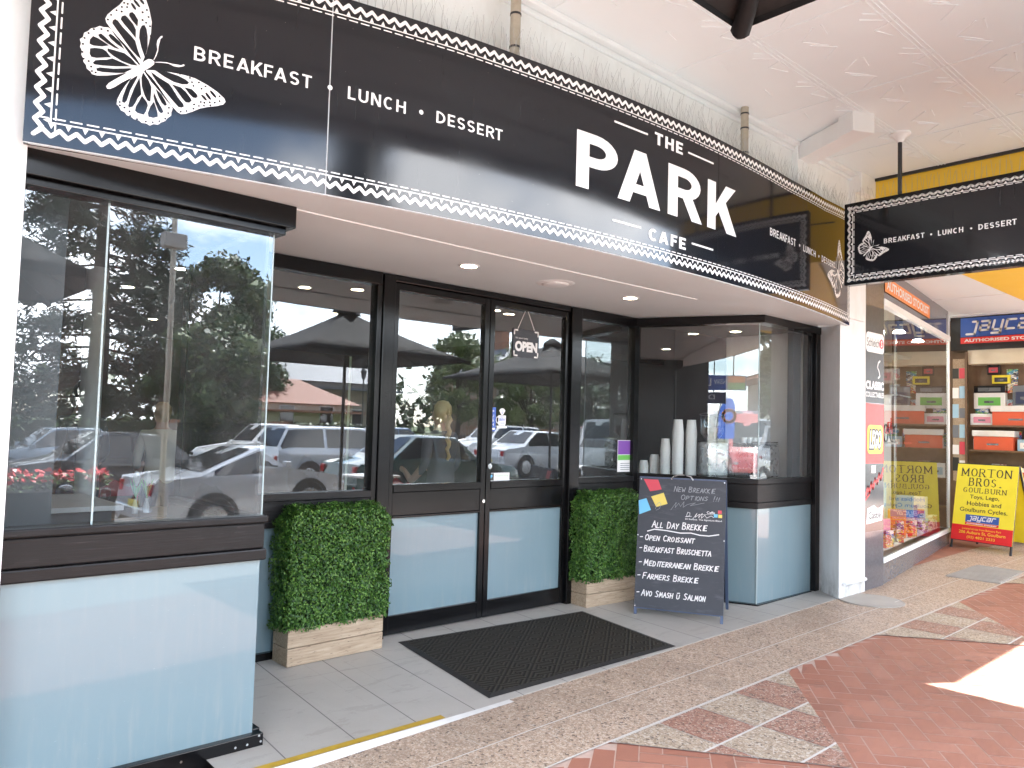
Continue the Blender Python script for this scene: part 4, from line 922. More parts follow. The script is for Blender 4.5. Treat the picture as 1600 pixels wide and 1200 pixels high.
ST2 = {'M': '0,0 0,10 3.4,2 6.8,10 6.8,0', 'O': '3,10 1,8.8 .1,5 1,1.2 3,0 5,1.2 5.9,5 5,8.8 3,10', 'R': '0,0 0,10 3.4,10 4.8,8.6 4.6,6 3,5 0,5|2.6,5 5.6,0', 'T': '0,10 6,10|3,10 3,0', 'N': '0,0 0,10 5.6,0 5.6,10', 'B': '0,0 0,10 3.2,10 4.4,8.6 4.2,6 3,5.2 0,5.2|3,5.2 4.8,4 4.8,1.4 3.4,0 0,0', 'S': '5,8.6 3,10 .9,8.6 1,6.4 4.4,4 4.9,1.8 3,0 .4,1.4', 'G': '5.4,8.4 3,10 1,8.6 .2,5 1,1.4 3,0 5.2,1.4 5.2,4.2 3.6,4.2', 'U': '0,10 .2,3 1.4,.4 3,0 4.6,.6 5.6,3 5.6,10', 'L': '0,10 0,0 4.6,0 4.6,1.6'}

def aboard(loc, yaw, W2, H, hb, lean, label, panel_mat, frame_mat, legs_back=.62):
    t = thing('sandwich_board', label, 'sandwich board', loc, yaw)
    fm = lambda x, z, l=.0: (x, lean * z / H - l - .012, z)              # the front face leans back towards +y
    a = math.hypot(lean, H)
    m = MB()
    for sx in (-1, 1):
        m.bar((sx * (W2 / 2 - .012), 0, 0), (sx * (W2 / 2 - .012), lean, H), .024, .02)
        m.bar((sx * (W2 / 2 - .012), 2 * lean + legs_back * .0 + .22, 0), (sx * (W2 / 2 - .012), lean + .02, H), .024, .02)
    m.bar((-W2 / 2, lean * hb / H, hb), (W2 / 2, lean * hb / H, hb), .02, .02); m.bar((-W2 / 2, lean, H), (W2 / 2, lean, H), .024, .024)
    m.build('frame', frame_mat, t)
    m = MB(); vs = [fm(x, z, l) for l in (0.0, -.008) for x, z in ((-W2 / 2, hb), (W2 / 2, hb), (W2 / 2, H), (-W2 / 2, H))]
    m.add(vs, [(0, 1, 2, 3), (7, 6, 5, 4), (0, 4, 5, 1), (1, 5, 6, 2), (2, 6, 7, 3), (3, 7, 4, 0)]); m.build('front_panel', panel_mat, t)
    m = MB(); yb = lambda z: lerp(2 * lean + .22, lean + .02, z / H) + .012
    vs = [(x, yb(z) + l, z) for l in (.008, 0) for x, z in ((-W2 / 2, hb), (W2 / 2, hb), (W2 / 2, H), (-W2 / 2, H))]
    m.add(vs, [(3, 2, 1, 0), (4, 5, 6, 7), (1, 5, 4, 0), (2, 6, 5, 1), (3, 7, 6, 2), (0, 4, 7, 3)]); m.build('back_panel', panel_mat, t)
    return t, (lambda l: (lambda x, z: fm(x, z, l)))
t, G = aboard((3.603, -.957, -.052), -1.089, .751, 1.207, .10, .171, 'dark chalkboard sandwich board with the All Day Brekkie menu by the right bay window', 'chalkboard', 'blue_grey_metal')
W2 = .751
def bp(u, v): return (-W2 / 2 + u / 100 * W2, .10 + (1 - v / 100) * (1.207 - .10))           # percent across, percent down
g1, g2, g3 = G(.0012), G(.002), G(.0028)
def sq(m, pts, f): m.poly2([bp(*p) for p in pts][::-1], f)
m = MB(); sq(m, [(5, 1), (22, 1), (26.5, 8.5), (13, 10.5)], g1); m.build('red_square', 'red', t)
m = MB(); sq(m, [(14.5, 14.5), (29, 11), (34, 19.5), (21, 22.5)], g1); m.build('yellow_square', 'yellow', t)
m = MB(); sq(m, [(0, 18), (9, 16), (15, 25), (1.5, 29)], g1); m.build('blue_square', 'cyan', t)
m = MB()
def line(body, u0, u1, v, hh, wd, s, mesh): 
    x0, y0 = bp(u0, v); x1, _ = bp(u1, v); hand(mesh, body, x0, x1, y0, hh, g2, wd, seed=s)
for b_, u0, u1, v, hh in (('ALL DAY BREKKIE', 17, 80, 38.4, .055), ('- OPEN CROISSANT', 3, 66, 48.4, .047), ('- BREAKFAST BRUSCHETTA', 3, 85, 57.2, .050), ('- MEDITERRANEAN BREKKIE', 3, 94, 68.0, .050), ('- FARMERS BREKKIE', 2, 72, 78.0, .050), ('- AVO SMASH u SALMON', 2, 80, 91.0, .050)):
    m = MB(); line(b_, u0, u1, v, hh, .0078, len(b_), m); m.build('chalk_line', 'chalk_white', t)
m = MB(); m.stroke([bp(12, 41.6), bp(20, 39.8), bp(34, 40.2), bp(50, 41.4), bp(62, 40.8), bp(72, 42), bp(82, 42.1), bp(93, 40.6)], .009, g2)
m.build('chalk_underline', 'chalk_white', t)
m = MB(); line('NEW BREAKKIE', 41, 88, 9.5, .045, .0058, 3, m); m.build('chalk_heading', 'chalk_grey', t); m = MB(); line('OPTIONS !!!', 49, 92, 15.5, .042, .0055, 4, m); m.build('chalk_heading', 'chalk_grey', t)
m = MB()
sc_pts = [(20, 24), (22, 20), (24.5, 18.6), (26.5, 20), (25, 23.5), (21, 25)]
m.stroke([bp(*p) for p in sc_pts], .003, g2)
x = 39
m.stroke([bp(38, 24), bp(42, 20), bp(44, 18), bp(43, 22), bp(47, 18.5), bp(49, 21), bp(53, 17), bp(52, 21.5), bp(57, 19), bp(66, 17.5), bp(60, 20), bp(76, 17.2)], .003, g2)
m.build('printed_scrawl', 'chalk_grey', t)
m = MB()
m.stroke([bp(56, 28.5), bp(57.5, 25), bp(60, 25.4), bp(60, 27.6), bp(55, 28.6), bp(62, 28)], .003, g2)
m.stroke([bp(64, 29.5), bp(68, 25.4), bp(66, 28.6), bp(71, 26), bp(70, 28.8), bp(74, 25.2), bp(73, 29), bp(77, 26.5), bp(79, 28.6), bp(84, 26.8), bp(87, 28)], .0032, g2)
m.stroke([bp(70, 26.2), bp(92, 25.6)], .002, g2)
m.text('Caffe', *[bp(u, 0)[0] for u in (79, 88)], bp(0, 25.2)[1], bp(0, 23.4)[1], g2, .01); m.text('Di Stefano. The Signature Blend', *[bp(u, 0)[0] for u in (55, 96)], bp(0, 31.2)[1], bp(0, 29.6)[1], g2, .005)
m.build('printed_logo', 'chalk_white', t)
for c_, q in (('red', (91.5, 22.3)), ('cyan', (87, 25.2)), ('yellow', (92, 25.4))):
    m = MB(); u, v = q; sq(m, [(u, v), (u + 4.2, v), (u + 4.2, v + 2.5), (u, v + 2.5)], g3); m.build('logo_square', c_, t)
m = MB(); m.tube([(-.095, .155, 1.205), (-.075, .158, 1.232), (-.03, .16, 1.246), (.03, .16, 1.246), (.075, .158, 1.232), (.095, .155, 1.205)], .006, 8); m.build('handle', 'steel', t, smooth=True)
m = MB()
for u, v in ((2, 1), (98, 1), (1, 45), (99, 45), (1, 99)): m.disc(bp(u, v), .005, g2, 8)
m.build('rivet', 'steel', t)
# yellow board of the next shop
t, G = aboard((9.948, -1.344, .058), -1.811, .829, 1.174, .128, .204, 'yellow and red sandwich board outside the toy shop', 'board_yellow', 'dark_metal')
W2 = .829
def bp(u, v): return (-W2 / 2 + u / 100 * W2, .128 + (1 - v / 100) * (1.174 - .128))
g1, g2, g3 = G(.0015), G(.003), G(.0045)
m = MB(); sq(m, [(0, 80), (100, 80), (100, 100), (0, 100)], g1); m.build('red_band', 'board_red', t)
m = MB()
serif(m, 'MORTON', *[bp(u, 0)[0] for u in (9, 91)], bp(0, 15.5)[1], .102, g2); serif(m, 'BROS.', *[bp(u, 0)[0] for u in (23, 75)], bp(0, 28)[1], .102, g2); serif(m, 'GOULBURN', *[bp(u, 0)[0] for u in (14, 85)], bp(0, 37)[1], .062, g2)
m.text('Toys, Lego,', *[bp(u, 0)[0] for u in (26, 74)], bp(0, 46.5)[1], bp(0, 40)[1], g2, .006); m.text('Hobbies and', *[bp(u, 0)[0] for u in (22, 78)], bp(0, 54)[1], bp(0, 48.5)[1], g2, .006); m.text('Goulburn Cycles.', *[bp(u, 0)[0] for u in (11, 89)], bp(0, 64)[1], bp(0, 57)[1], g2, .006)
m.build('lettering', 'ink_black', t)
def jaycar(parent, fm, fm2, x0, x1, y0, y1):
    """slanted square lower-case lettering on blue over a red strip"""
    w_, h = x1 - x0, y1 - y0
    m = MB(); m.poly2([(x0, y0 + .26 * h), (x1, y0 + .26 * h), (x1, y1), (x0, y1)], fm); m.build('blue_field', 'logo_blue', parent)
    m = MB(); m.poly2([(x0, y0), (x1, y0), (x1, y0 + .24 * h), (x0, y0 + .24 * h)], fm); m.build('red_strip', 'brand_red', parent)
    JC = {'j': '4,10 4,-4 0,-4|1.6,10 4,10', 'a': '0,10 4,10 4,0 0,0 0,5 4,5', 'y': '0,10 0,0 4,0|4,10 4,-4 0,-4', 'c': '4,10 0,10 0,0 4,0', 'r': '0,0 0,10 4,10'}
    m = MB(); pen = x0 + w_ * .08; cw = w_ * .118; hh = h * .34; by = y0 + h * .50
    for ch in 'jaycar':
        for sg in JC[ch].split('|'):
            pts = [(pen + float(a.split(',')[0]) / 4 * cw * .78 + float(a.split(',')[1]) / 10 * hh * .25, by + float(a.split(',')[1]) / 10 * hh) for a in sg.split(' ')]
            m.stroke(pts, hh * .24, fm2)
        pen += cw * 1.2
    m.text('AUTHORISED STOCKIST', x0 + w_ * .04, x1 - w_ * .05, y0 + h * .06, y0 + h * .18, fm2, .04)
    m.build('logo_lettering', 'sticker_white', parent)
x0, y0 = bp(22, 80.5); x1, y1 = bp(77, 66); jaycar(t, g2, g3, x0, x1, y0 + .014, y1)
m = MB(); m.text('Located across from Belmore Park', *[bp(u, 0)[0] for u in (18, 82)], bp(0, 85.6)[1], bp(0, 83)[1], g2); m.text('206 Auburn St, Goulburn', *[bp(u, 0)[0] for u in (13, 89)], bp(0, 91.5)[1], bp(0, 87)[1], g2, .01); m.text('(02) 4821 2333', *[bp(u, 0)[0] for u in (27, 73)], bp(0, 97.5)[1], bp(0, 93.3)[1], g2, .01); m.build('address_lettering', 'brand_yellow', t)

# ------------------------------------------------------------------ the toy shop next door
shop = thing('toy_shop', 'toy shop with grey granite pier, slanting display window and yellow awning lining', 'shop', (8.5, -.5, 0))
so_ = Vector(shop.location)
def sb(m, x0, x1, y0, y1, z0, z1): m.box(x0 - so_.x, x1 - so_.x, y0 - so_.y, y1 - so_.y, z0 - so_.z, z1 - so_.z)
P0, P1 = (6.55, -1.45), (10.35, -.83)
def sw(t, z, off=0.0):                                 # along the slanting window
    d = Vector((P1[0] - P0[0], P1[1] - P0[1])).normalized(); n = Vector((d.y, -d.x)); return (lerp(P0[0], P1[0], t) + n.x * off - so_.x, lerp(P0[1], P1[1], t) + n.y * off - so_.y, z)
def slab(m, t0, t1, z0, z1, o0, o1):
    m.add([sw(t0, z0, o1), sw(t1, z0, o1), sw(t1, z0, o0), sw(t0, z0, o0), sw(t0, z1, o1), sw(t1, z1, o1), sw(t1, z1, o0), sw(t0, z1, o0)], [(0, 3, 2, 1), (4, 5, 6, 7), (0, 1, 5, 4), (1, 2, 6, 5), (2, 3, 7, 6), (3, 0, 4, 7)])
m = MB(); sb(m, 6.083, 6.55, -1.46, -1.0, -.1, 3.40); pier = m.build('pier', 'granite', shop, bevel=.004)
PF = lambda off: (lambda x, z: (x - so_.x, -1.461 - off - so_.y, z))
p1, p2, p3 = PF(.001), PF(.0025), PF(.004)
m = MB(); m.poly2([(6.09, 1.93), (6.545, 1.93), (6.545, 2.95), (6.09, 2.95)], p1); m.build('dark_poster', 'dark_metal', pier)
m = MB(); n = 8; r = .05
def rrect(x0, x1, z0, z1, r): 
    out = []
    for cx_, cz_, a0 in ((x1 - r, z1 - r, 0), (x0 + r, z1 - r, 90), (x0 + r, z0 + r, 180), (x1 - r, z0 + r, 270)):
        for k in range(5): a = R(a0 + k * 22.5); out.append((cx_ + r * math.cos(a), cz_ + r * math.sin(a)))
    return out
m.poly2(rrect(6.10, 6.54, 2.46, 2.67, .05), p2); m.build('sticker', 'sticker_white', pier)
m = MB(); m.text('Schleich', 6.12, 6.42, 2.52, 2.61, p3); m.build('sticker_lettering', 'ink_black', pier)
m = MB(); m.disc((6.475, 2.565), .052, p3); m.build('red_dot', 'red', pier)
m = MB(); m.text('S', 6.455, 6.495, 2.53, 2.60, PF(.005), .04); m.text('CLASSIC', 6.10, 6.54, 2.07, 2.16, p2, .05); m.text('COLLECTABLES', 6.10, 6.54, 1.99, 2.045, p2, .02)
m.stroke([(6.40, 2.20), (6.44, 2.22), (6.42, 2.27), (6.38, 2.31), (6.40, 2.36), (6.44, 2.38)], .022, p2); m.build('white_lettering', 'sticker_white', pier)
m = MB(); m.poly2([(6.09, 1.30), (6.545, 1.30), (6.545, 1.925), (6.09, 1.925)], p1); m.build('red_poster', 'brand_red', pier)
m = MB(); m.poly2(rrect(6.14, 6.52, 1.40, 1.70, .06), p2); m.build('logo_outline', 'brand_yellow', pier)
m = MB(); m.text('LEGO', 6.165, 6.495, 1.435, 1.665, p3, .13, .25); m.build('logo_shadow', 'ink_black', pier)  # printed black outline behind the white letters
m = MB(); m.text('LEGO', 6.185, 6.475, 1.455, 1.645, PF(.0055), .03, .25); m.build('logo_lettering', 'sticker_white', pier)
m = MB(); m.poly2([(6.09, .60), (6.545, .60), (6.545, 1.295), (6.09, 1.295)], p1); m.build('black_poster', 'pillar_black', pier)
m = MB()
m.stroke([(6.11, .98), (6.16, 1.06), (6.20, 1.00), (6.24, 1.10), (6.28, 1.04), (6.33, 1.14), (6.38, 1.09), (6.43, 1.19), (6.47, 1.13), (6.53, 1.24)], .035, p2); m.stroke([(6.10, .93), (6.20, .99)], .02, p2); m.build('red_scrawl', 'board_red', pier)
m = MB(); m.poly2([(6.12, .68), (6.50, .70), (6.53, .86), (6.40, .83), (6.30, .87), (6.14, .84)], p2); m.build('white_sticker', 'sticker_white', pier); m = MB(); m.poly2([(6.24, 1.20), (6.34, 1.20), (6.34, 1.28), (6.24, 1.28)], p2); m.build('white_sticker', 'sticker_white', pier)
m = MB(); m.text('Castle', 6.17, 6.47, .73, .80, p3, .01); m.build('sticker_lettering', 'ink_black', pier)
m = MB(); slab(m, 0, 1, -.1, .245, -.10, 0.0); slab(m, .99, 1.01, -.1, .25, -1.2, -.1); m.build('stall_riser', 'grey_tile', shop)
m = MB(); slab(m, 0, 1, .245, .30, -.12, .02); slab(m, .0, 1.0, 3.0, 3.07, -.06, .02); slab(m, .99, 1.0, .3, 3.4, -.03, .01); slab(m, 0.0, .008, .3, 3.4, -.03, .0); w1 = m.build('display_window', 'white_paint', shop, bevel=.004)
m = MB(); m.face([sw(0, .30), sw(.99, .30), sw(.99, 3.0), sw(0, 3.0)]); m.build('glass_pane', 'shop_glass', w1)
m = MB(); slab(m, 0, 1, 3.07, 3.44, -.05, -.01); m.build('transom_panel', 'granite', w1)
m = MB(); q = lambda x, z: sw(x, z, .001); m.poly2([(.02, 3.16), (.64, 3.16), (.64, 3.33), (.02, 3.33)], q); m.build('stockist_strip', 'orange', w1)
m = MB(); m.text('AUTHORISED STOCKIST', .04, .62, 3.195, 3.30, lambda x, z: sw(x, z, .003), .03); m.build('strip_lettering', 'sticker_white', w1)
m = MB(); slab(m, .01, .99, .28, .30, -.75, 0); slab(m, .02, .98, .3, 2.2, -.80, -.76); w2 = m.build('display_back', 'white_paint', shop)
m = MB(); slab(m, .42, .44, .3, 3.0, -.40, -.38); slab(m, .60, .62, .3, 3.0, -.40, -.38); slab(m, .42, .62, 1.5, 1.52, -.6, -.2); slab(m, .42, .62, 2.1, 2.12, -.6, -.2); m.build('shelf_frame', 'chrome', shop)
# yellow lining below the verandah, soffit and entry
m = MB(); sb(m, 5.95, 5.99, -4.58, -1.56, 3.40, 4.17); sb(m, 5.99, 16, -4.58, -1.95, 3.40, 3.43); m.build('yellow_lining', 'yellow_soffit', shop)
m = MB(); sb(m, 5.93, 5.995, -4.58, -1.56, 4.17, 4.199); sb(m, 5.94, 5.951, -4.58, -1.7, 3.80, 3.812); m.build('black_trim', 'dark_metal', shop)
m = MB(); sb(m, 6.0, 16, -1.95, -.2, 3.44, 3.47); m.build('entry_soffit', 'ceiling_paint', shop)
for k in range(6): m = MB(); sb(m, 6.0 + k * 1.6, 6.02 + k * 1.6, -1.95, -.4, 3.432, 3.44); m.build('soffit_bead', 'white_paint', shop)
m = MB(); sb(m, 6.0, 20, .6, .8, 0, 4.6); sb(m, 6.08, 12, -1.40, .8, 4.25, 4.35); sb(m, 11.75, 20, -1.4, .7, -.1, 4.6); m.build('shop_wall', 'cream', shop)
m = MB()
for i in range(12): x = 6.3 + i * .35; m.face([(x - so_.x, .3 - so_.y, zf(x) + .006), (x - so_.x, -1.22 - so_.y, zf(x) + .006), (x + .35 - so_.x, -1.22 - so_.y, zf(x + .35) + .006), (x + .35 - so_.x, .3 - so_.y, zf(x + .35) + .006)])
for i in range(2): x = 10.4 + i * .7; m.face([(x - so_.x, .55 - so_.y, zf(x) + .007), (x - so_.x, -1.30 - so_.y, zf(x) + .007), (x + .7 - so_.x, -1.30 - so_.y, zf(x + .7) + .007), (x + .7 - so_.x, .55 - so_.y, zf(x + .7) + .007)])
m.build('entry_tiles', 'brick_paver', shop)
# shelf wall that faces up the street, behind the yellow board
m = MB(); sb(m, 11.4, 11.46, -2.1, .4, .05, 3.44); m.build('timber_back', 'brown_timber', shop)
m = MB(); sb(m, 11.05, 11.4, -2.1, -.62, 2.93, 3.44); m.build('black_fascia', 'pillar_black', shop)
m = MB()
for z in (.55, .98, 1.43, 1.80): sb(m, 11.06, 11.40, -2.1, -.86, z - .025, z)
sb(m, 11.0, 11.06, -.86, -.83, .05, 2.9)
m.build('shelf', 'brown_timber', shop)
FX = lambda off: (lambda y, z: (11.05 - off - so_.x, -y - so_.y, z))
jaycar(shop, FX(.003), FX(.006), .76, 1.95, 3.03, 3.42)
m = MB(); sb(m, 11.1, 11.42, -2.1, -.84, 2.72, 2.93); m.build('pale_beam', 'cream', shop)
m = MB(); sb(m, 11.02, 11.05, -.86, -.66, .95, 2.80); m.build('poster_panel', 'planter_wood', shop)
rnd = random.Random(5)
for z in (1.1, 1.35, 1.6, 1.9, 2.2, 2.5):
    for y in (-.835, -.74):
        m = MB(); c_ = rnd.choice(['sticker_white', 'car_grey', 'ink_black', 'sky_blue', 'sticker_white', 'red'])
        m.box(11.015 - so_.x, 11.019 - so_.x, y - so_.y, y + .085 - so_.y, z, z + rnd.uniform(.14, .22)); m.build('poster_picture', c_, shop)
# stock on the shelves
def toybox(name, label, loc, size, mat, patch=None, group=None, rz=0, lid=None):
    t = thing(name, label, 'toy box', loc, rz, group)
    a, b_, h = size; m = MB(); m.box(-a / 2, a / 2, -b_ / 2, b_ / 2, 0, h); m.build('carton', mat, t, bevel=.004)
    if patch:
        m = MB(); m.box(-a / 2 - .003, -a / 2 - .001, -b_ * .36, b_ * .36, h * .2, h * .72); m.build('picture', patch, t)
        m = MB(); m.box(-a / 2 - .005, -a / 2 - .003, -b_ * .14, b_ * .16, h * .36, h * .5); m.build('picture_detail', 'car_grey', t)
    if lid:
        m = MB(); m.box(-a / 2 - .02, a / 2 + .02, -b_ / 2 - .02, b_ / 2 + .02, h, h + .09); m.build('lid', lid, t, bevel=.01)
    return t
toybox('cooler_box', 'red chest with a white lid on the upper shelf at the right edge', (11.22, -1.48, 1.80), (.26, .62, .20), 'cooler_red', 'cooler_red', lid='table_white')
toybox('cooler_box', 'red chest with a white lid on the shelf just above the yellow board', (11.22, -1.18, 1.43), (.26, .52, .20), 'cooler_red', 'cooler_red', lid='table_white')
toybox('toy_box', 'white carton with a green model car picture high on the timber wall', (11.33, -1.08, 2.05), (.12, .42, .24), 'sticker_white', 'green')
toybox('toy_box', 'narrow black carton lying on top of the green car carton', (11.33, -1.08, 2.29), (.12, .42, .11), 'pillar_black', 'car_grey')
toybox('toy_box', 'yellow carton pinned below the small red one near the top of the timber wall', (11.36, -1.22, 2.43), (.06, .24, .13), 'board_yellow', 'ink_black')
toybox('toy_box', 'small dark carton with a red picture topmost on the timber wall', (11.36, -1.12, 2.57), (.06, .17, .15), 'pillar_black', 'red')
toybox('toy_box', 'white carton with a red car at the right edge of the timber wall', (11.36, -1.76, 2.45), (.06, .30, .24), 'sticker_white', 'pink')
toybox('toy_box', 'dark blister pack of model trucks in the middle of the timber wall', (11.36, -1.52, 2.06), (.06, .30, .34), 'car_grey', 'navy')
toybox('toy_box', 'white carton with a pink car on the shelf left of the upper red chest', (11.24, -1.02, 1.80), (.2, .32, .17), 'sticker_white', 'pink')
toybox('toy_box', 'blue and white carton right of the lower red chest', (11.24, -1.60, 1.43), (.2, .24, .17), 'sky_blue', 'sticker_white')
toybox('toy_box', 'white carton standing low on the shelf left of the yellow board', (11.24, -1.02, .98), (.2, .28, .22), 'sticker_white', 'sky_blue')
toybox('toy_box', 'blue carton on the lowest shelf right of the yellow board', (11.24, -1.9, .98), (.2, .30, .24), 'toy_blue', 'sticker_white')
# toys in the slanting window
tw = [('board_yellow', .10, .30, .34, .5), ('red', .17, .30, .22, .3), ('toy_blue', .24, .30, .2, .42), ('pink', .31, .30, .24, .3), ('green', .37, .30, .16, .26), ('orange', .55, .30, .3, .34), ('toy_blue', .66, .30, .3, .5), ('purple', .73, .30, .22, .36), ('board_red', .81, .30, .3, .28), ('sticker_white', .9, .30, .26, .44),
      ('brand_yellow', .14, .82, .3, .36), ('red', .2, .62, .24, .24), ('sky_blue', .28, .74, .22, .3)]
nm_ = {'board_yellow': 'yellow', 'red': 'crimson', 'toy_blue': 'blue', 'pink': 'pink', 'green': 'green', 'orange': 'orange', 'purple': 'purple', 'board_red': 'bright red', 'sticker_white': 'white', 'brand_yellow': 'golden', 'sky_blue': 'pale blue'}
where = ['nearest the granite pier', 'on the window floor second from the pier', 'on the window floor third from the pier', 'in the middle of the window floor', 'before the shelf frame', 'under the shelf frame', 'past the shelf frame', 'between the blue and red toy boxes', 'near the entry end', 'at the entry end', 'stacked high by the pier', 'stacked over the crimson box', 'stacked above the pink box']
for (mt, tt, z, s_, h), wh in zip(tw, where):
    p = Vector(sw(tt, z, -.32)) + so_; toybox('toy_box', nm_[mt] + ' toy box ' + wh, p, (s_ * .7, s_, h), mt, rnd.choice(['print_warm', 'print_cool', 'print_pale']), rz=R(9 + rnd.uniform(-12, 12) - 90))
t = thing('bicycle_model', 'small red and white model bicycle on a shelf in the slanting window', 'model', Vector(sw(.53, 1.52, -.4)) + so_, R(9))
for x in (-.16, .16):
    m = MB(); m.tube([(x + .11 * math.cos(k * math.pi / 9), 0, .11 + .11 * math.sin(k * math.pi / 9)) for k in range(19)], .009, 6); m.build('wheel', 'tyre', t)
m = MB(); m.tube([(-.16, 0, .11), (-.05, 0, .25), (.11, 0, .25), (.16, 0, .11)], .008, 6); m.tube([(-.05, 0, .25), (0, 0, .11), (.11, 0, .25), (.1, 0, .31)], .008, 6); m.tube([(0, 0, .11), (-.16, 0, .11)], .008, 6); m.build('frame', 'board_red', t)
for k, tt in enumerate((.25, .55, .85)):  # one spot is known, the extra ones are added to brighten the display
    t = thing('shop_spotlight', ['spotlight in the top of the toy shop window nearest the pier', 'spotlight in the top of the toy shop window at its middle', 'spotlight in the top of the toy shop window by the entry'][k], 'spotlight', Vector(sw(tt, 2.95, -.3)) + so_)
    m = MB(); m.tube([(0, 0, .02), (0, 0, .25)], .05, 12); m.build('can', 'dark_metal', t); m = MB(); m.lathe([(0, 0), (.075, 0), (.05, .03)], 16); m.build('lens', 'spot_lens', t)
more = [(-1.0, 1.43, .2, .16, 'sticker_white', 'toy_blue', 'small white and blue carton left of the lower red chest'), (-1.9, 1.43, .2, .2, 'pillar_black', 'cyan', 'black carton with a pale picture at the right end of the lower chest shelf'), (-1.32, .98, .22, .16, 'sky_blue', 'sticker_white', 'pale blue carton second from left on the low shelf'), (-1.6, .98, .26, .2, 'sticker_white', 'red', 'white carton with a red picture in the middle of the low shelf'), (-1.2, .55, .3, .25, 'toy_blue', 'sticker_white', 'blue carton on the bottom shelf behind the yellow board'), (-1.6, .55, .3, .22, 'board_red', 'sticker_white', 'red carton on the bottom shelf behind the yellow board'), (-1.95, 1.80, .2, .3, 'sticker_white', 'orange', 'white carton at the far right end of the upper chest shelf')]
for y, z, b_, h, mt, pt, l in more: toybox('toy_box', l, (11.24, y, z), (.2, b_, h), mt, pt)
# small packets crowding the shelves and the window floor
cnt = 0
for z in (.98, 1.43, 1.80):
    for k in range(5):
        y = -.94 - k * .235
        t = toybox('toy_packet', 'small printed toy packet crowded at the back of the timber shelves', (11.345, y + rnd.uniform(-.03, .03), z), (.05, rnd.uniform(.12, .2), rnd.uniform(.16, .30)), rnd.choice(['print_warm', 'print_cool', 'print_pale']), group='small printed packets on the timber shelves')
for z in (2.03, 2.28, 2.52):
    for k in range(3):
        t = toybox('toy_packet', 'flat printed packet hanging on the upper timber wall', (11.385, -1.36 - k * .24, z + rnd.uniform(-.03, .03)), (.03, rnd.uniform(.12, .19), rnd.uniform(.14, .2)), rnd.choice(['print_pale', 'print_cool', 'print_warm']), group='flat printed packets hanging on the timber wall')
for k in range(16):
    tt = .06 + k * .056; p = Vector(sw(tt, .302, -.16 - .06 * (k % 3))) + so_
    toybox('toy_packet', 'small printed packet standing at the front of the slanting window floor', p, (.08, rnd.uniform(.12, .2), rnd.uniform(.12, .26)), rnd.choice(['print_warm', 'print_cool', 'print_warm', 'print_pale']), rz=R(9 - 90 + rnd.uniform(-20, 20)), group='small printed packets on the window floor')
for k in range(6):
    tt = .12 + k * .055; p = Vector(sw(tt, .302, -.55)) + so_
    toybox('toy_packet', 'tall printed carton at the back of the slanting window', p, (.12, .24, rnd.uniform(.55, .95)), rnd.choice(['print_warm', 'print_cool', 'print_pale']), rz=R(9 - 90), group='tall printed cartons at the back of the window')
# signs of shops further up the street, seen in the glass
def under_sign(label, x, y0, y1, z0, z1, mat, words, txm, extra=None, rods=True, face=1):
    t = thing('under_awning_sign', label, 'shop sign', (x, (y0 + y1) / 2, z0)); yc = (y0 + y1) / 2
    m = MB(); m.box(-.05, .05, y0 - yc, y1 - yc, 0, z1 - z0); m.build('sign_box', mat, t, bevel=.005)
    if rods:
        for y in (y0 + .3, y1 - .3): m = MB(); m.tube([(0, y - yc, z1 - z0), (0, y - yc, 4.2 - z0)], .014, 8); m.build('hanger_rod', 'dark_metal', t)
    for fc in (1, -1):
        f = lambda s, z, l=.0515, fc=fc: (fc * l, fc * (s - (y1 - y0) / 2), z)
        m = MB(); 
        for body, s0, s1, a, c_ in words: m.text(body, s0, s1, a, c_, f, .01)
        if words: m.build('lettering', txm, t)
        if extra:
            for mt, s0, s1, a, c_ in extra:
                m = MB(); m.poly2([(s0, a), (s1, a), (s1, c_), (s0, c_)], lambda s, z, fc=fc: (fc * .0525, fc * (s - (y1 - y0) / 2), z)); m.build('colour_block', mt, t)
    return t
under_sign('blue lottery sign with an orange and green end hung under the verandah', -7, -3.95, -2.0, 2.60, 2.97, 'logo_blue', [('NSW', .48, .78, .15, .27), ('Lotteries', .84, 1.85, .10, .29)], 'sticker_white', [('orange', .03, .44, .19, .35), ('green', .03, .44, .02, .185)])
under_sign('dark blue sign hung just below the lottery sign with orange and green end', -7.3, -3.55, -2.2, 2.28, 2.56, 'navy', [('Dilly', .28, .72, .06, .22)], 'sticker_white')
t = under_sign('cream sign with two green ovals with white lettering further along the street', 17.5, -2.5, -1.5, 2.6, 3.3, 'cream', [('Specsavers', .12, .88, .29, .38)], 'sticker_white', None)
m = MB()
for s in (-.16, .16): m.disc((s, .335), .25, lambda y, z: (-.051, y, z), 24, .15)
m.build('green_oval', 'sign_green', t)
under_sign('purple shop sign with yellow blocks under the verandah', 12.5, -4.5, -3.0, 2.75, 3.15, 'purple', [], 'brand_yellow', [('brand_yellow', .1, .5, .06, .34), ('brand_yellow', .8, 1.1, .06, .34)])
t = thing('feather_flag', 'blue feather flag with an orange ring standing by the kerb', 'flag', (-13, -4.95, -.15))
m = MB(); m.tube([(0, .35, 0), (0, .35, 2.0), (0, .25, 2.6), (0, 0, 2.9), (0, -.25, 2.85)], .018, 8); m.build('pole', 'chrome', t, smooth=True)
m = MB(); m.add([(x, y, z) for x in (.006, -.006) for y, z in ((.34, 1.55), (-.2, 1.55), (-.2, 2.6), (-.12, 2.8), (.1, 2.82), (.3, 2.4))], [(0, 1, 2, 3, 4, 5), (11, 10, 9, 8, 7, 6)]); m.build('cloth', 'logo_blue', t)
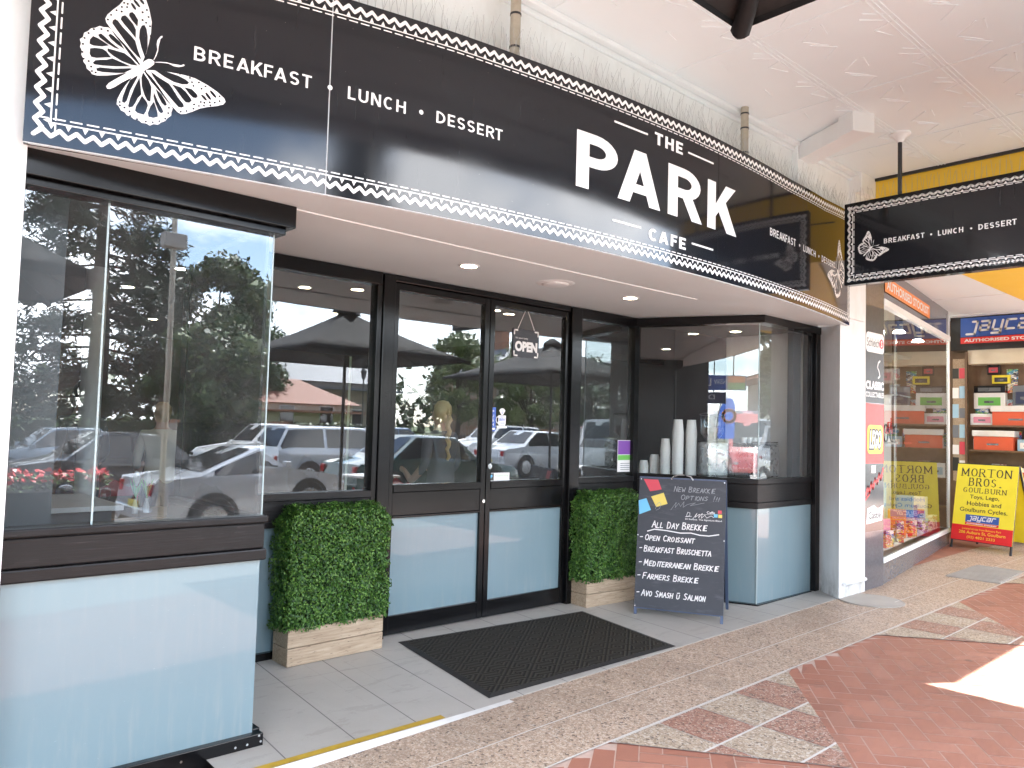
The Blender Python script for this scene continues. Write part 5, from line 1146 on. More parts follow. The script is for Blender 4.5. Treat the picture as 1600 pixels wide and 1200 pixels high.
m = MB(); m.stroke([(-.02 + .19 * math.cos(k * .4), 2.25 + .19 * math.sin(k * .4)) for k in range(17)], .09, lambda y, z: (.009, y, z)); m.build('orange_ring', 'orange', t)

# ------------------------------------------------------------------ inside the cafe
def table(loc, top_m, leg_m, label, w_=.8, rnd_=False, group=None):
    t = thing('cafe_table', label, 'table', loc, group=group)
    m = MB()
    if rnd_: m.lathe([(0, .72), (w_ / 2, .72), (w_ / 2 + .005, .735), (w_ / 2, .75), (0, .75)], 28)
    else: m.box(-w_ / 2, w_ / 2, -w_ / 2, w_ / 2, .715, .75)
    m.build('table_top', top_m, t, bevel=.005)
    m = MB(); m.tube([(0, 0, .02), (0, 0, .715)], .04, 12); m.lathe([(.24, 0), (.24, .015), (.06, .03), (0, .03)], 20); m.build('pedestal', leg_m, t)
    return t
def chair(loc, rz, mat, label, group=None):
    t = thing('cafe_chair', label, 'chair', loc, rz, group)
    m = MB(); m.box(-.2, .2, -.2, .2, .44, .47); m.build('seat', mat, t, bevel=.01)
    for sx in (-1, 1):
        m = MB(); m.bar((sx * .18, -.18, 0), (sx * .18, -.18, .44), .035, .035); m.build('leg', mat, t)
        m = MB(); m.tube([(sx * .19, .22, 0), (sx * .18, .18, .45), (sx * .19, .25, .92)], .019, 8); m.build('rear_post', mat, t, smooth=True)
    m = MB(); n = 10
    for i in range(n):
        a, c = -.2 + .4 * i / n, -.2 + .4 * (i + 1) / n; f = lambda x: .86 + .035 * math.cos(x * 26) ; y = lambda x: .235 + .02 * (1 - (x / .2) ** 2)
        m.add([(a, y(a), .80), (c, y(c), .80), (c, y(c), f(c) + .06), (a, y(a), f(a) + .06), (a, y(a) + .02, .80), (c, y(c) + .02, .80), (c, y(c) + .02, f(c) + .06), (a, y(a) + .02, f(a) + .06)], [(0, 1, 2, 3), (7, 6, 5, 4), (3, 2, 6, 7), (4, 5, 1, 0)])
    m.build('back_rail', mat, t)
    m = MB(); m.bar((-.19, .2, .62), (.19, .2, .62), .02, .05); m.build('cross_rail', mat, t)
    return t
t = thing('white_counter', 'white topped dark counter unit in the left bay window', 'counter', (-.72, 1.3, 0))
m = MB(); m.box(-.62, .38, -.5, .5, .93, .965); m.build('counter_top', 'table_white', t, bevel=.004)
m = MB(); m.box(-.56, .32, -.44, .44, 0, .93); m.build('counter_body', 'grey_wall', t)
for k, (x, y, l) in enumerate([(.20, 2.2, 'dark cafe table behind the left bay window'), (1.15, 1.5, 'dark cafe table behind the window left of the doors'), (1.9, 3.2, 'dark cafe table deep inside behind the left door'), (3.0, 1.6, 'dark cafe table just inside the right door'), (.9, 4.4, 'dark cafe table near the back of the cafe')]):
    table((x, y, .004), 'brown_timber', 'dark_metal', l, .75)
k = 0
for x, y, rz, mt, l in [(-.35, 2.3, 90, 'chair_red', 'red cafe chair left of the table behind the left bay'), (.25, 2.85, 0, 'chair_red', 'red cafe chair behind the table in the left bay'), (1.15, 2.1, 5, 'chair_red', 'red cafe chair behind the table left of the doors'), (1.75, 1.5, -90, 'chair_red', 'red cafe chair right of the table left of the doors'), (2.5, 1.6, 90, 'chair_red', 'red cafe chair beside the table inside the right door'), (3.0, 2.2, 0, 'chair_red', 'red cafe chair behind the table inside the right door'), (5.32, -.42, 100, 'chair_wood', 'pale timber chair in the right bay window')]:
    chair((x, y, .01 if mt == 'chair_red' else .30), R(rz), mt, l)
box_part('bay_platform', 'dark_wall', cafe, (4.7, 5.66, -1.0, .05, .01, .30))
# wine glass, shakers and lilies on the bay table
t = thing('wine_glass', 'wine glass standing on the table in the left bay', 'glass', (-.08, 2.2, .755)); m = MB(); m.lathe([(.036, 0), (.034, .004), (.005, .01), (.004, .09), (.03, .115), (.043, .16), (.036, .215), (.035, .215), (.041, .16), (.028, .118), (0, .1)], 20); m.build('glass', 'wine_glass', t, smooth=True)
for k, (x, l) in enumerate([(.13, 'the left one of two on the bay table'), (.22, 'the right one of two on the bay table')]):
    t = thing('lily_vase', 'white lily vase, ' + l, 'flower vase', (x, 2.1, .755))
    m = MB(); m.lathe([(.022, 0), (.026, .05), (.012, .11), (.015, .125), (0, .125)], 14); m.build('vase', 'table_white', t, smooth=True)
    m = MB(); m.tube([(0, 0, .11), (.01, 0, .24)], .004, 6)
    for a in range(5): m.face([(0, 0, .12), (.03 * math.cos(a * 1.3), .03 * math.sin(a * 1.3), .20), (.055 * math.cos(a * 1.3), .055 * math.sin(a * 1.3), .30), (.012 * math.cos(a * 1.3 + 1), .012 * math.sin(a * 1.3 + 1), .2)])
    m.build('stem', 'green', t)
    m = MB(); m.lathe([(.008, .23), (.026, .27), (.03, .31), (.018, .35), (0, .36)], 10); m.build('bloom', 'table_white', t, smooth=True)
# takeaway cups and coffee gear in the right bay
def cups(loc, n, r0, h, label, pitch=.012):
    t = thing('cup_stack', label, 'paper cups', loc)
    m = MB(); pr = []
    z = 0.0
    for k in range(n): pr += [(r0 + .003, z), (r0 + .003, z + .004), (r0, z + .005), (r0 - .001, z + pitch - .001)]; z += pitch
    pr += [(r0, z), (r0 * .78, z + h), (0, z + h)]
    m.lathe(pr, 20); m.build('stacked_cups', 'cup_paper', t, smooth=True); return t
ct = thing('coffee_counter', 'dark coffee counter along the right bay window', 'counter', (4.75, -.35, 0.3))
m = MB(); m.prism([(4.22 - 4.75, .02 + .35), (4.64 - 4.75, -1.03 + .35), (5.3 - 4.75, -1.03 + .35), (5.3 - 4.75, .0 + .35), (4.9 - 4.75, .3 + .35)], .80, .839); m.build('counter_top', 'black_paint', ct)
m = MB(); m.prism([(4.32 - 4.75, .05 + .35), (4.70 - 4.75, -.95 + .35), (5.2 - 4.75, -.95 + .35), (5.2 - 4.75, .2 + .35)], 0, .80); m.build('counter_body', 'dark_wall', ct)
cups((4.34, .01, 1.140), 8, .047, .04, 'short stack of small paper cups leftmost in the right bay'); cups((4.45, -.04, 1.140), 13, .050, .04, 'second stack of paper cups from the left, ribbed with stacked rims, in the right bay')
cups((4.40, -.21, 1.140), 18, .050, .11, 'medium stack of white paper cups left of the two tall stacks', .014)
cups((4.44, -.33, 1.140), 30, .055, .12, 'left of the two tallest white paper cup stacks', .0145); cups((4.58, -.39, 1.140), 30, .055, .12, 'right of the two tallest white paper cup stacks', .0145)
t = thing('coffee_grinder', 'steel coffee grinder with a clear bean hopper right of the cup stacks', 'coffee grinder', (4.68, -.56, 1.140), R(-20))
m = MB(); m.prism([(-.11, -.10), (.10, -.14), (.14, .10), (-.09, .12)], 0, .34); m.build('body', 'steel', t, bevel=.02)
m = MB(); m.lathe([(.05, .34), (.09, .40), (.11, .43), (.115, .60), (.11, .60), (.105, .44), (.045, .36)], 20); m.build('bean_hopper', 'wine_glass', t, smooth=True)
m = MB(); m.lathe([(.04, .36), (.085, .405), (.1, .44), (.1, .48), (0, .49)], 16); m.build('beans', 'coffee_bean', t)
m = MB(); m.lathe([(.118, .60), (.118, .62), (0, .64)], 20); m.build('hopper_lid', 'dark_metal', t)
t = thing('espresso_machine', 'steel backed espresso machine at the front of the right bay window', 'coffee machine', (4.92, -.80, 1.146))
m = MB(); m.prism([(-.10, -.16), (.36, -.16), (.36, .14), (-.12, .14)], 0, .32); m.build('body', 'steel', t, bevel=.02)
m = MB(); m.box(-.09, .34, -.15, .13, .322, .335); m.build('cup_tray', 'chrome', t); m = MB(); m.tube([(-.1, -.14, .345), (.35, -.14, .345)], .008, 8); m.build('rail', 'chrome', t)
for k, x in enumerate((.0, .1, .2)):
    m = MB(); m.lathe([(.028, .336), (.036, .39), (.034, .39), (.026, .34)], 14, (x, .03, 0)); m.build('cup', 'cup_paper', t, smooth=True)
t = thing('dark_cabinet', 'tall black cabinet behind the paper cups in the right bay', 'cabinet', (5.4, .72, 0)); m = MB(); m.box(-1.35, .1, -.02, .5, 0, 2.35); m.build('carcass', 'dark_wall', t); m = MB(); m.box(-1.4, .12, -.06, .5, 2.35, 2.42); m.build('top_board', 'black_paint', t)
t = thing('pastry_case', 'white curved display case behind the narrow window right of the doors', 'display case', (4.0, 1.1, 0)); m = MB(); m.prism([(-.5, -.3), (.4, -.3), (.4, .3), (-.5, .3)], .0, 1.0); m.build('base', 'table_white', t); m = MB(); m.prism([(-.45, -.25), (.35, -.25), (.35, .25), (-.45, .25)], 1.0, 1.3); m.build('glass_top', 'wine_glass', t)

# people inside, seen through the glass
def person(loc, rz, label, h=1.72, shirt='shirt_dark', hair='hair_dark', pose='stand', braid=False, legs='trousers', arm=(.16, .12)):
    t = thing('person', label, 'person', loc, rz); k = h / 1.72
    J = [(0, 0, .93), (0, .01, 1.12), (0, .01, 1.32), (0, .0, 1.44), (0, -.005, 1.50), (0, -.02, 1.60), (0, -.01, 1.68)]; rad = [(.155, .105), (.135, .09), (.165, .1), (.10, .07), (.052, .052), (.075, .09), (.062, .075)]
    E = [(i, i + 1) for i in range(6)]
    for sx in (-1, 1):
        b0 = len(J); J += [(sx * .17, .0, 1.40), (sx * .22, .02, 1.14), (sx * (.21), -arm[0], .98), (sx * .18, -arm[0] - arm[1], 1.0 + arm[1] * .6), (sx * .175, -arm[0] - arm[1] - .07, 1.01 + arm[1] * .7)]
        rad += [(.062, .062), (.044, .044), (.034, .034), (.028, .02), (.03, .016)]; E += [(2, b0)] + [(b0 + i, b0 + i + 1) for i in range(4)]
        b0 = len(J); J += [(sx * .095, 0, .86), (sx * .10, -.01, .48), (sx * .10, .02, .09), (sx * .11, -.10, .04)]; rad += [(.095, .1), (.062, .065), (.042, .045), (.045, .03)]; E += [(0, b0)] + [(b0 + i, b0 + i + 1) for i in range(3)]
    me = bpy.data.meshes.new('body'); me.from_pydata([tuple(c * k for c in p) for p in J], E, []); o = bpy.data.objects.new('body', me); COL.objects.link(o)
    md = o.modifiers.new('skin', 'SKIN'); md.use_smooth_shade = True
    for i, sv in enumerate(me.skin_vertices[0].data): sv.radius = (rad[i][0] * k, rad[i][1] * k); sv.use_root = (i == 0)
    s2 = o.modifiers.new('sub', 'SUBSURF'); s2.levels = 2; s2.render_levels = 2
    bpy.context.view_layer.update(); ev = o.evaluated_get(bpy.context.evaluated_depsgraph_get()); m2 = bpy.data.meshes.new_from_object(ev); m2.name = 'body'
    bpy.data.objects.remove(o); 
    for mm in ('skin', shirt, legs): m2.materials.append(M[mm])
    for p in m2.polygons:
        z = p.center.z / k; ax = abs(p.center.x) / k
        p.material_index = 2 if z < .92 and ax < .17 else (1 if z < 1.46 and not (ax > .16 and p.center.y / k < -.03) else 0); p.use_smooth = True
    o = bpy.data.objects.new('body', m2); COL.objects.link(o); o.parent = t
    m = MB()
    m.lathe([(0, 1.745 * k), (.05 * k, 1.735 * k), (.082 * k, 1.69 * k), (.088 * k, 1.63 * k), (.07 * k, 1.56 * k), (.05 * k, 1.53 * k)][::-1], 18, (0, .018 * k, 0)); m.build('hair', hair, t, smooth=True)
    if braid:
        m = MB(); m.tube([(.012 * math.sin(q * 1.9), .095 + .012 * math.cos(q * 1.9) + .01 * q / 14, (1.66 - q * .034) * k) for q in range(15)], [.03 - .0012 * q + .004 * (q % 2) for q in range(15)], 8); m.build('plait', hair, t, smooth=True)
    m = MB()
    for sx in (-1, 1): m.lathe([(0, -.008), (.008, 0), (0, .008)], 8, (sx * .031 * k, -.098 * k, 1.628 * k))
    m.lathe([(.014, 1.565), (.010, 1.60), (.004, 1.625)], 8, (0, -.105 * k, (1.565 * k - 1.565))); m.build('face', 'skin', t, smooth=True)
    return t
person((-.12, 2.9, .01), R(200), 'person in a dark shirt standing beside the white column', 1.85, 'shirt_dark')
person((.75, 3.4, .01), R(160), 'person in a pale shirt standing in the middle of the cafe', 1.70, 'shirt_white', 'hair_blond')
person((2.62, 1.15, .01), R(190), 'person with a long blond plait seen from behind through the left door', 1.78, 'shirt_dark', 'hair_blond', braid=True)

# ------------------------------------------------------------------ umbrellas over the outdoor tables
def umbrella(cx_, cy_, size, zr, label):
    t = thing('market_umbrella', label, 'umbrella', (cx_, cy_, zf(cx_)), group='black square umbrellas along the kerb side of the footpath')
    h = size / 2; zr -= zf(cx_); ap = .70; m = MB()
    N = 8
    def top(u, v): r = max(abs(u), abs(v)); sag = -.05 * math.sin(math.pi * r) * (1 - abs(abs(u) - abs(v)) * .0); return (u * h, v * h, zr + ap * (1 - r) + sag)
    for i in range(N):
        for j in range(N):
            q = [(-1 + 2 * i / N, -1 + 2 * j / N), (-1 + 2 * (i + 1) / N, -1 + 2 * j / N), (-1 + 2 * (i + 1) / N, -1 + 2 * (j + 1) / N), (-1 + 2 * i / N, -1 + 2 * (j + 1) / N)]
            if (i < N / 2) == (j < N / 2): m.face([top(*q[0]), top(*q[1]), top(*q[2])]); m.face([top(*q[0]), top(*q[2]), top(*q[3])])
            else: m.face([top(*q[0]), top(*q[1]), top(*q[3])]); m.face([top(*q[1]), top(*q[2]), top(*q[3])])
    c = m.build('canopy', 'umbrella_fabric', t, smooth=True); md = c.modifiers.new('solid', 'SOLIDIFY'); md.thickness = .004
    m = MB(); m.lathe([(0, .1), (.05, .09), (.22, .0), (.24, -.05)][::-1], 4, (0, 0, zr + ap)); m.build('vent_cap', 'umbrella_fabric', t)
    m = MB(); m.tube([(0, 0, .04), (0, 0, zr + ap)], .024, 14); m.build('pole', 'dark_metal', t, smooth=True)
    m = MB(); m.box(-.28, .28, -.28, .28, 0, .035); m.tube([(0, 0, .03), (0, 0, .35)], .035, 12); m.build('base_plate', 'dark_metal', t, bevel=.005)
    for k in range(8):
        a = k * math.pi / 4; d = (math.cos(a), math.sin(a)); l = h * (math.sqrt(2) if k % 2 else 1) 
        m = MB(); m.tube([(d[0] * .04, d[1] * .04, zr + ap - .05), (d[0] * l * .5, d[1] * l * .5, zr + ap * .5 - .085), (d[0] * l * .985, d[1] * l * .985, zr - .018)], .011, 8); m.tube([(d[0] * .04, d[1] * .04, zr - .05), (d[0] * l * .5, d[1] * l * .5, zr + ap * .5 - .09)], .009, 6); rb = m.build('rib', 'umbrella_grey', t, smooth=True)
        if k % 2:
            m = MB(); m.tube([(d[0] * l * .86, d[1] * l * .86, zr + .045), (d[0] * l * .93, d[1] * l * .93, zr - .005), (d[0] * l * .985, d[1] * l * .985, zr - .03), (d[0] * l * 1.0, d[1] * l * 1.0, zr - .032)], [.020, .024, .026, .012], 10); m.build('corner_pocket', 'umbrella_grey', t, smooth=True)
    m = MB()
    for sx, sy, ex, ey in ((-1, -1, 1, -1), (1, -1, 1, 1), (1, 1, -1, 1), (-1, 1, -1, -1)):
        n = 12
        for i in range(n):
            a = [(lerp(sx, ex, (i + q) / n) * h, lerp(sy, ey, (i + q) / n) * h) for q in (0, 1)]; m.face([(*a[0], zr), (*a[1], zr), (*[c_ * .998 for c_ in a[1]], zr - .022), (*[c_ * .998 for c_ in a[0]], zr - .022)])
    m.build('hem', 'umbrella_fabric', t)
    return t
umbrella(-1.25, -4.85, 1.9, 2.635, 'black square umbrella whose corner hangs into view below the white verandah ceiling')
umbrella(3.86, -5.14, 2.62, 2.50, 'black square umbrella nearest the chalkboard, reflected in the window left of the doors')
umbrella(8.70, -5.70, 3.0, 2.50, 'black square umbrella furthest along the street, reflected in the doors')
# outdoor tables under them
for cx_, l in ((4.9, 'outdoor cafe table below the umbrella nearest the chalkboard'), (9.9, 'outdoor cafe table below the furthest umbrella')):
    table((cx_, -6.0, zf(cx_)), 'table_white', 'dark_metal', l, .7)

for x, l in ((-.2, 'dark planter box of red flowers at the kerb opposite the left bay window'),):
    t = thing('flower_box', l, 'planter', (x, -7.3, zf(x)))
    m = MB(); m.box(-.95, .95, -.2, .2, 0, .82); m.build('box', 'umbrella_grey', t, bevel=.01)
    m = MB(); rnd = random.Random(int(x * 10) + 50)
    for k in range(500):
        p = Vector((rnd.uniform(-.93, .93), rnd.uniform(-.2, .2), rnd.uniform(.8, 1.0))); a = .03; u = Vector((rnd.uniform(-1, 1), rnd.uniform(-1, 1), rnd.uniform(-1, 1))).normalized(); v = u.cross(Vector((.3, .2, .9))).normalized(); m.face([p - u * a, p + v * a, p + u * a, p - v * a])
    m.build('leaves', 'box_leaf', t)
    m = MB()
    for k in range(260):
        p = Vector((rnd.uniform(-.93, .93), rnd.uniform(-.2, .2), rnd.uniform(.92, 1.05))); a = .035; u = Vector((rnd.uniform(-1, 1), rnd.uniform(-1, 1), rnd.uniform(-1, 1))).normalized(); v = u.cross(Vector((.3, .2, .9))).normalized(); m.face([p - u * a, p + v * a, p + u * a, p - v * a])
    m.build('flowers', 'board_red', t)
# ------------------------------------------------------------------ street: cars, lamps, trees, houses behind the camera, seen in the glass
def car(loc, rz, paint, label, body='sedan', L=4.4, W=1.74, H=1.42, group='cars along the street'):
    t = thing('parked_car', label, 'car', loc, rz, group)
    hl = L / 2; zb = .22
    if body == 'sedan': pro = [(-1, .62, 0), (-.97, .86, 0), (-.72, .93, .02), (-.62, .95, .10), (-.34, .95, 1), (.02, .94, 1.0), (.16, .93, .97), (.42, .90, .06), (.5, .88, 0), (.9, .76, 0), (.98, .64, 0), (1, .5, 0)]
    elif body == 'coupe': pro = [(-1, .64, 0), (-.98, .86, 0), (-.80, .90, .02), (-.72, .92, .06), (-.30, .93, .95), (-.05, .93, 1.0), (.12, .92, .95), (.40, .90, .06), (.48, .87, 0), (.9, .74, 0), (.98, .62, 0), (1, .48, 0)]
    elif body == 'wagon': pro = [(-1, .62, 0), (-.985, .95, .05), (-.93, 1.0, .35), (-.86, 1.0, .95), (-.4, .99, 1), (.05, .98, 1), (.18, .97, .97), (.42, .95, .08), (.5, .93, 0), (.9, .80, 0), (.98, .66, 0), (1, .5, 0)]
    else: pro = [(-1, .6, 0), (-.995, 1.0, .1), (-.98, 1.05, .8), (-.95, 1.05, 1), (0, 1.05, 1), (.45, 1.03, .98), (.62, 1.0, .9), (.82, .98, .10), (.86, .96, .02), (.97, .8, 0), (.99, .62, 0), (1, .5, 0)]
    rows = []
    for xf, zs, c in pro:
        w = W / 2 * (1 - .10 * abs(xf) ** 6); zs_ = zs; zr = zs_ + (H - zs_) * c; wr = w * (.78 if c > .2 else .93)
        rows.append([(xf * hl, sg * a, z) for sg, a, z in ((1, w * .93, zb), (1, w, zb + .18), (1, w, lerp(zb + .18, zs_, .6)), (1, w * .97, zs_ - .015), (1, lerp(w * .97, wr, .12), zs_ + .01), (1, wr, zr - .025), (1, wr * .86, zr), (1, 0, zr + .018 * (c > .5)))])
    m = MB(); nC = 8
    for sg in (1, -1):
        base = len(m.v); m.v += [(x, y * sg, z) for rw in rows for x, y, z in rw]
        for i in range(len(rows) - 1):
            for j in range(nC - 1):
                q = (base + i * nC + j, base + (i + 1) * nC + j, base + (i + 1) * nC + j + 1, base + i * nC + j + 1); m.f.append(q if sg < 0 else q[::-1]); m.mi.append(0)
        for e in (0, len(rows) - 1):
            q = tuple(base + e * nC + j for j in range(nC)); m.f.append(q); m.mi.append(0)
    bd = m.build('body', 'car_' + paint, t, smooth=True)
    def wall(xf, f, off):                               # point on the cabin side at height fraction f
        k = 0
        while k < len(pro) - 2 and pro[k + 1][0] < xf: k += 1
        tt = (xf - pro[k][0]) / (pro[k + 1][0] - pro[k][0]); a, b_ = rows[k], rows[k + 1]
        P = [lerp(Vector(a[q]), Vector(b_[q]), tt) if False else Vector(a[q]).lerp(Vector(b_[q]), tt) for q in (4, 5)]; p = P[0].lerp(P[1], f); p.y += off; return p
    roof = [p for p in pro if p[2] > .9]; xa, xb = roof[0][0], roof[-1][0]; lo = [p[0] for p in pro if p[2] <= .12]
    xr = max(x for x in lo if x < xa); xf_ = min(x for x in lo if x > xb)
    for sg in (1, -1):
        m = MB(); segs = [(lerp(xr, xa, .25), lerp(xa, xb, .42)), (lerp(xa, xb, .46), lerp(xb, xf_, .72))]
        for a, b_ in segs:
            n = 6
            for i in range(n):
                x0, x1 = lerp(a, b_, i / n), lerp(a, b_, (i + 1) / n)
                def fr(x): return .9 if xa <= x <= xb else max(.08, .9 * ((x - xr) / (xa - xr) if x < xa else (xf_ - x) / (xf_ - xb)) ** .9 * 1.0)
                q = [wall(x0, .06, .008), wall(x1, .06, .008), wall(x1, .93, .008), wall(x0, .93, .008)]; m.face([(p.x, p.y * sg, p.z) for p in q])
        m.build('side_window', 'car_glass', t)
    def screen(x0, x1, nm):
        def row(x, f):
            k = 0
            while k < len(pro) - 2 and pro[k + 1][0] < x: k += 1
            tt = (x - pro[k][0]) / (pro[k + 1][0] - pro[k][0]); a, b_ = rows[k], rows[k + 1]; return Vector(a[6]).lerp(Vector(b_[6]), tt)
        m = MB(); n = 5
        for i in range(n):
            p, q = row(lerp(x0, x1, i / n), 0), row(lerp(x0, x1, (i + 1) / n), 0); m.face([(p.x, p.y * .96, p.z + .012), (q.x, q.y * .96, q.z + .012), (q.x, -q.y * .96, q.z + .012), (p.x, -p.y * .96, p.z + .012)])
        m.build(nm, 'car_glass', t)
    screen(lerp(xb, xf_, .08), lerp(xb, xf_, .95), 'windscreen'); screen(lerp(xr, xa, .1), lerp(xr, xa, .92), 'rear_window')
    for xw in (-.62, .62):
        for sg in (1, -1):
            m = MB(); m.tube([(xw * hl, sg * (W / 2 - .20), .32), (xw * hl, sg * (W / 2 + .006), .32)], .32, 20); wh = m.build('wheel', 'tyre', t, bevel=.02)
            m = MB(); m.lathe([(0, .0), (.06, .012), (.19, .006), (.205, 0)][::-1], 16); 
            m.v = [(xw * hl + x, sg * (W / 2 + .008 + z), .32 + y) for x, y, z in m.v]; m.build('rim', 'steel', wh)
            m = MB(); n = 12
            for i in range(n):
                a0, a1 = math.pi * i / n, math.pi * (i + 1) / n; m.face([(xw * hl + r * math.cos(a), sg * (W / 2 + .003), .32 + r * math.sin(a)) for r, a in ((.32, a0), (.385, a0), (.385, a1), (.32, a1))])
            m.face([(xw * hl + .385, sg * (W / 2 + .003), .32), (xw * hl - .385, sg * (W / 2 + .003), .32), (xw * hl - .385, sg * (W / 2 + .002), .2), (xw * hl + .385, sg * (W / 2 + .002), .2)]); m.build('wheel_arch', 'rubber_edge', t)
    for sg in (1, -1):
        m = MB(); m.box(-hl - .012, -hl + .10, sg * W * .40 - .12 * (sg > 0) - .0, sg * W * .40 + .12 * (sg < 0), .66, .82); m.build('tail_light', 'lamp_red', t, bevel=.01)
        m = MB(); m.box(hl - .14, hl - .02, sg * W * .42 - .2 * (sg > 0), sg * W * .42 + .2 * (sg < 0), .58, .68); m.build('headlight', 'chrome', t, bevel=.01)
        m = MB(); m.box(.40 * hl - .1, .40 * hl + .02, sg * (W / 2) - .02, sg * (W / 2 + .14) + .0, .92, 1.03) if sg > 0 else m.box(.40 * hl - .1, .40 * hl + .02, -(W / 2 + .14), -W / 2 + .02, .92, 1.03); m.build('mirror', 'car_' + paint, t, bevel=.02)
    m = MB(); m.box(-hl - .018, -hl + .02, -.2, .2, .45, .56); m.build('number_plate', 'plate_yellow', t)
    m = MB(); m.box(-hl - .025, -hl + .15, -W * .46, W * .46, .30, .48); m.box(hl - .15, hl + .02, -W * .45, W * .45, .26, .44); m.build('bumper', 'car_' + paint, t, bevel=.03)
    return t
rz_ = lambda x: zf(max(-8, min(x, 40))) - .168
row = [(3.86, 0, 'silver', 'silver coupe parked at the kerb opposite the left bay window', 'coupe', 1.36), (-3.0, 0, 'grey', 'dark grey sedan parked at the kerb behind the silver coupe', 'sedan', 1.42),
       (8.5, 0, 'green', 'dark green sedan parked in front of the silver coupe', 'sedan', 1.44), (16.4, 0, 'white', 'white van parked at the kerb ahead of the dark green sedan', 'wagon', 1.9), (22.4, 0, 'white', 'white people carrier parked furthest up the cafe side', 'wagon', 1.8)]
for x, rz, c, l, bdy, h in row: car((x, -9.45, rz_(x)), 0, c, l, bdy, H=h)
for x, c, l, bdy, h in [(3.0, 'black', 'black sedan waiting in the street beyond the silver coupe', 'sedan', 1.45), (-2.4, 'grey', 'dark grey sedan waiting in the street behind the black one', 'sedan', 1.45), (9.0, 'silver', 'silver wagon in the street beyond the dark green sedan', 'wagon', 1.55), (16.5, 'silver', 'silver sedan in the street opposite the right door', 'sedan', 1.45)]: car((x, -14.0, rz_(x)), 0, c, l, bdy, H=h)
far = [(-3, 'steelblue', 'sedan', 'steel blue sedan across the street, nearest the conifer'), (3.2, 'steelblue', 'sedan', 'steel blue sedan across the street behind the silver coupe'), (9.0, 'white', 'wagon', 'white wagon across the street opposite the doors'), (14.6, 'blue', 'sedan', 'dark blue sedan across the street beside the white wagon'), (20.4, 'white', 'wagon', 'white wagon across the street left of the red car'), (26, 'red', 'wagon', 'red hatchback across the street'), (32, 'silver', 'sedan', 'silver sedan across the street furthest up the hill'), (-9.5, 'white', 'sedan', 'white sedan across the street furthest down the hill'), (38, 'white', 'van', 'tall white van at the top of the street')]
for x, c, bdy, l in far: car((x, -20.6, rz_(x)), math.pi, c, l, bdy, H=1.55 if bdy == 'wagon' else 2.1 if bdy == 'van' else 1.44)
car((-24, -8.0, rz_(-8)), 0, 'red', 'tall red van at the bottom of the street', 'van', L=5.6, W=2.1, H=2.9); car((-13.5, -11.0, rz_(-8)), 0, 'white', 'white sedan parked below the lottery sign', 'sedan')
# street furniture
def lamp_post(loc, h, label, kind):
    t = thing('street_lamp', label, 'street lamp', loc)
    m = MB(); m.tube([(0, 0, 0), (0, 0, h)], [.04, .034], 12); m.build('post', 'dark_metal' if kind == 'old' else 'galv_pipe', t, smooth=True)
    if kind == 'old':
        m = MB(); m.lathe([(.10, 0), (.17, .38), (.19, .40), (.05, .56), (0, .62)], 6, (0, 0, h)); m.build('lantern', 'dark_metal', t)
    else:
        m = MB(); m.box(-.15, .15, -.09, .09, h * .605, h * .605 + .2); m.build('signal_box', 'concrete', t, bevel=.02)
        m = MB(); m.tube([(0, 0, h - .05), (0, -1.2, h + .2)], .035, 8); m.box(-.1, .1, -1.75, -1.2, h + .16, h + .26); m.build('lamp_arm', 'galv_pipe', t)
    return t
lamp_post((1.55, -8.0, zf(1.5)), 6.4, 'tall grey street lamp with a box on its post at the kerb', 'new'); lamp_post((19.5, -30, zf(19.5)), 3.6, 'old black lantern lamp in the park by the brick house', 'old'); lamp_post((27, -9, zf(27)), 5.2, 'tall grey street lamp further up the kerb', 'new')
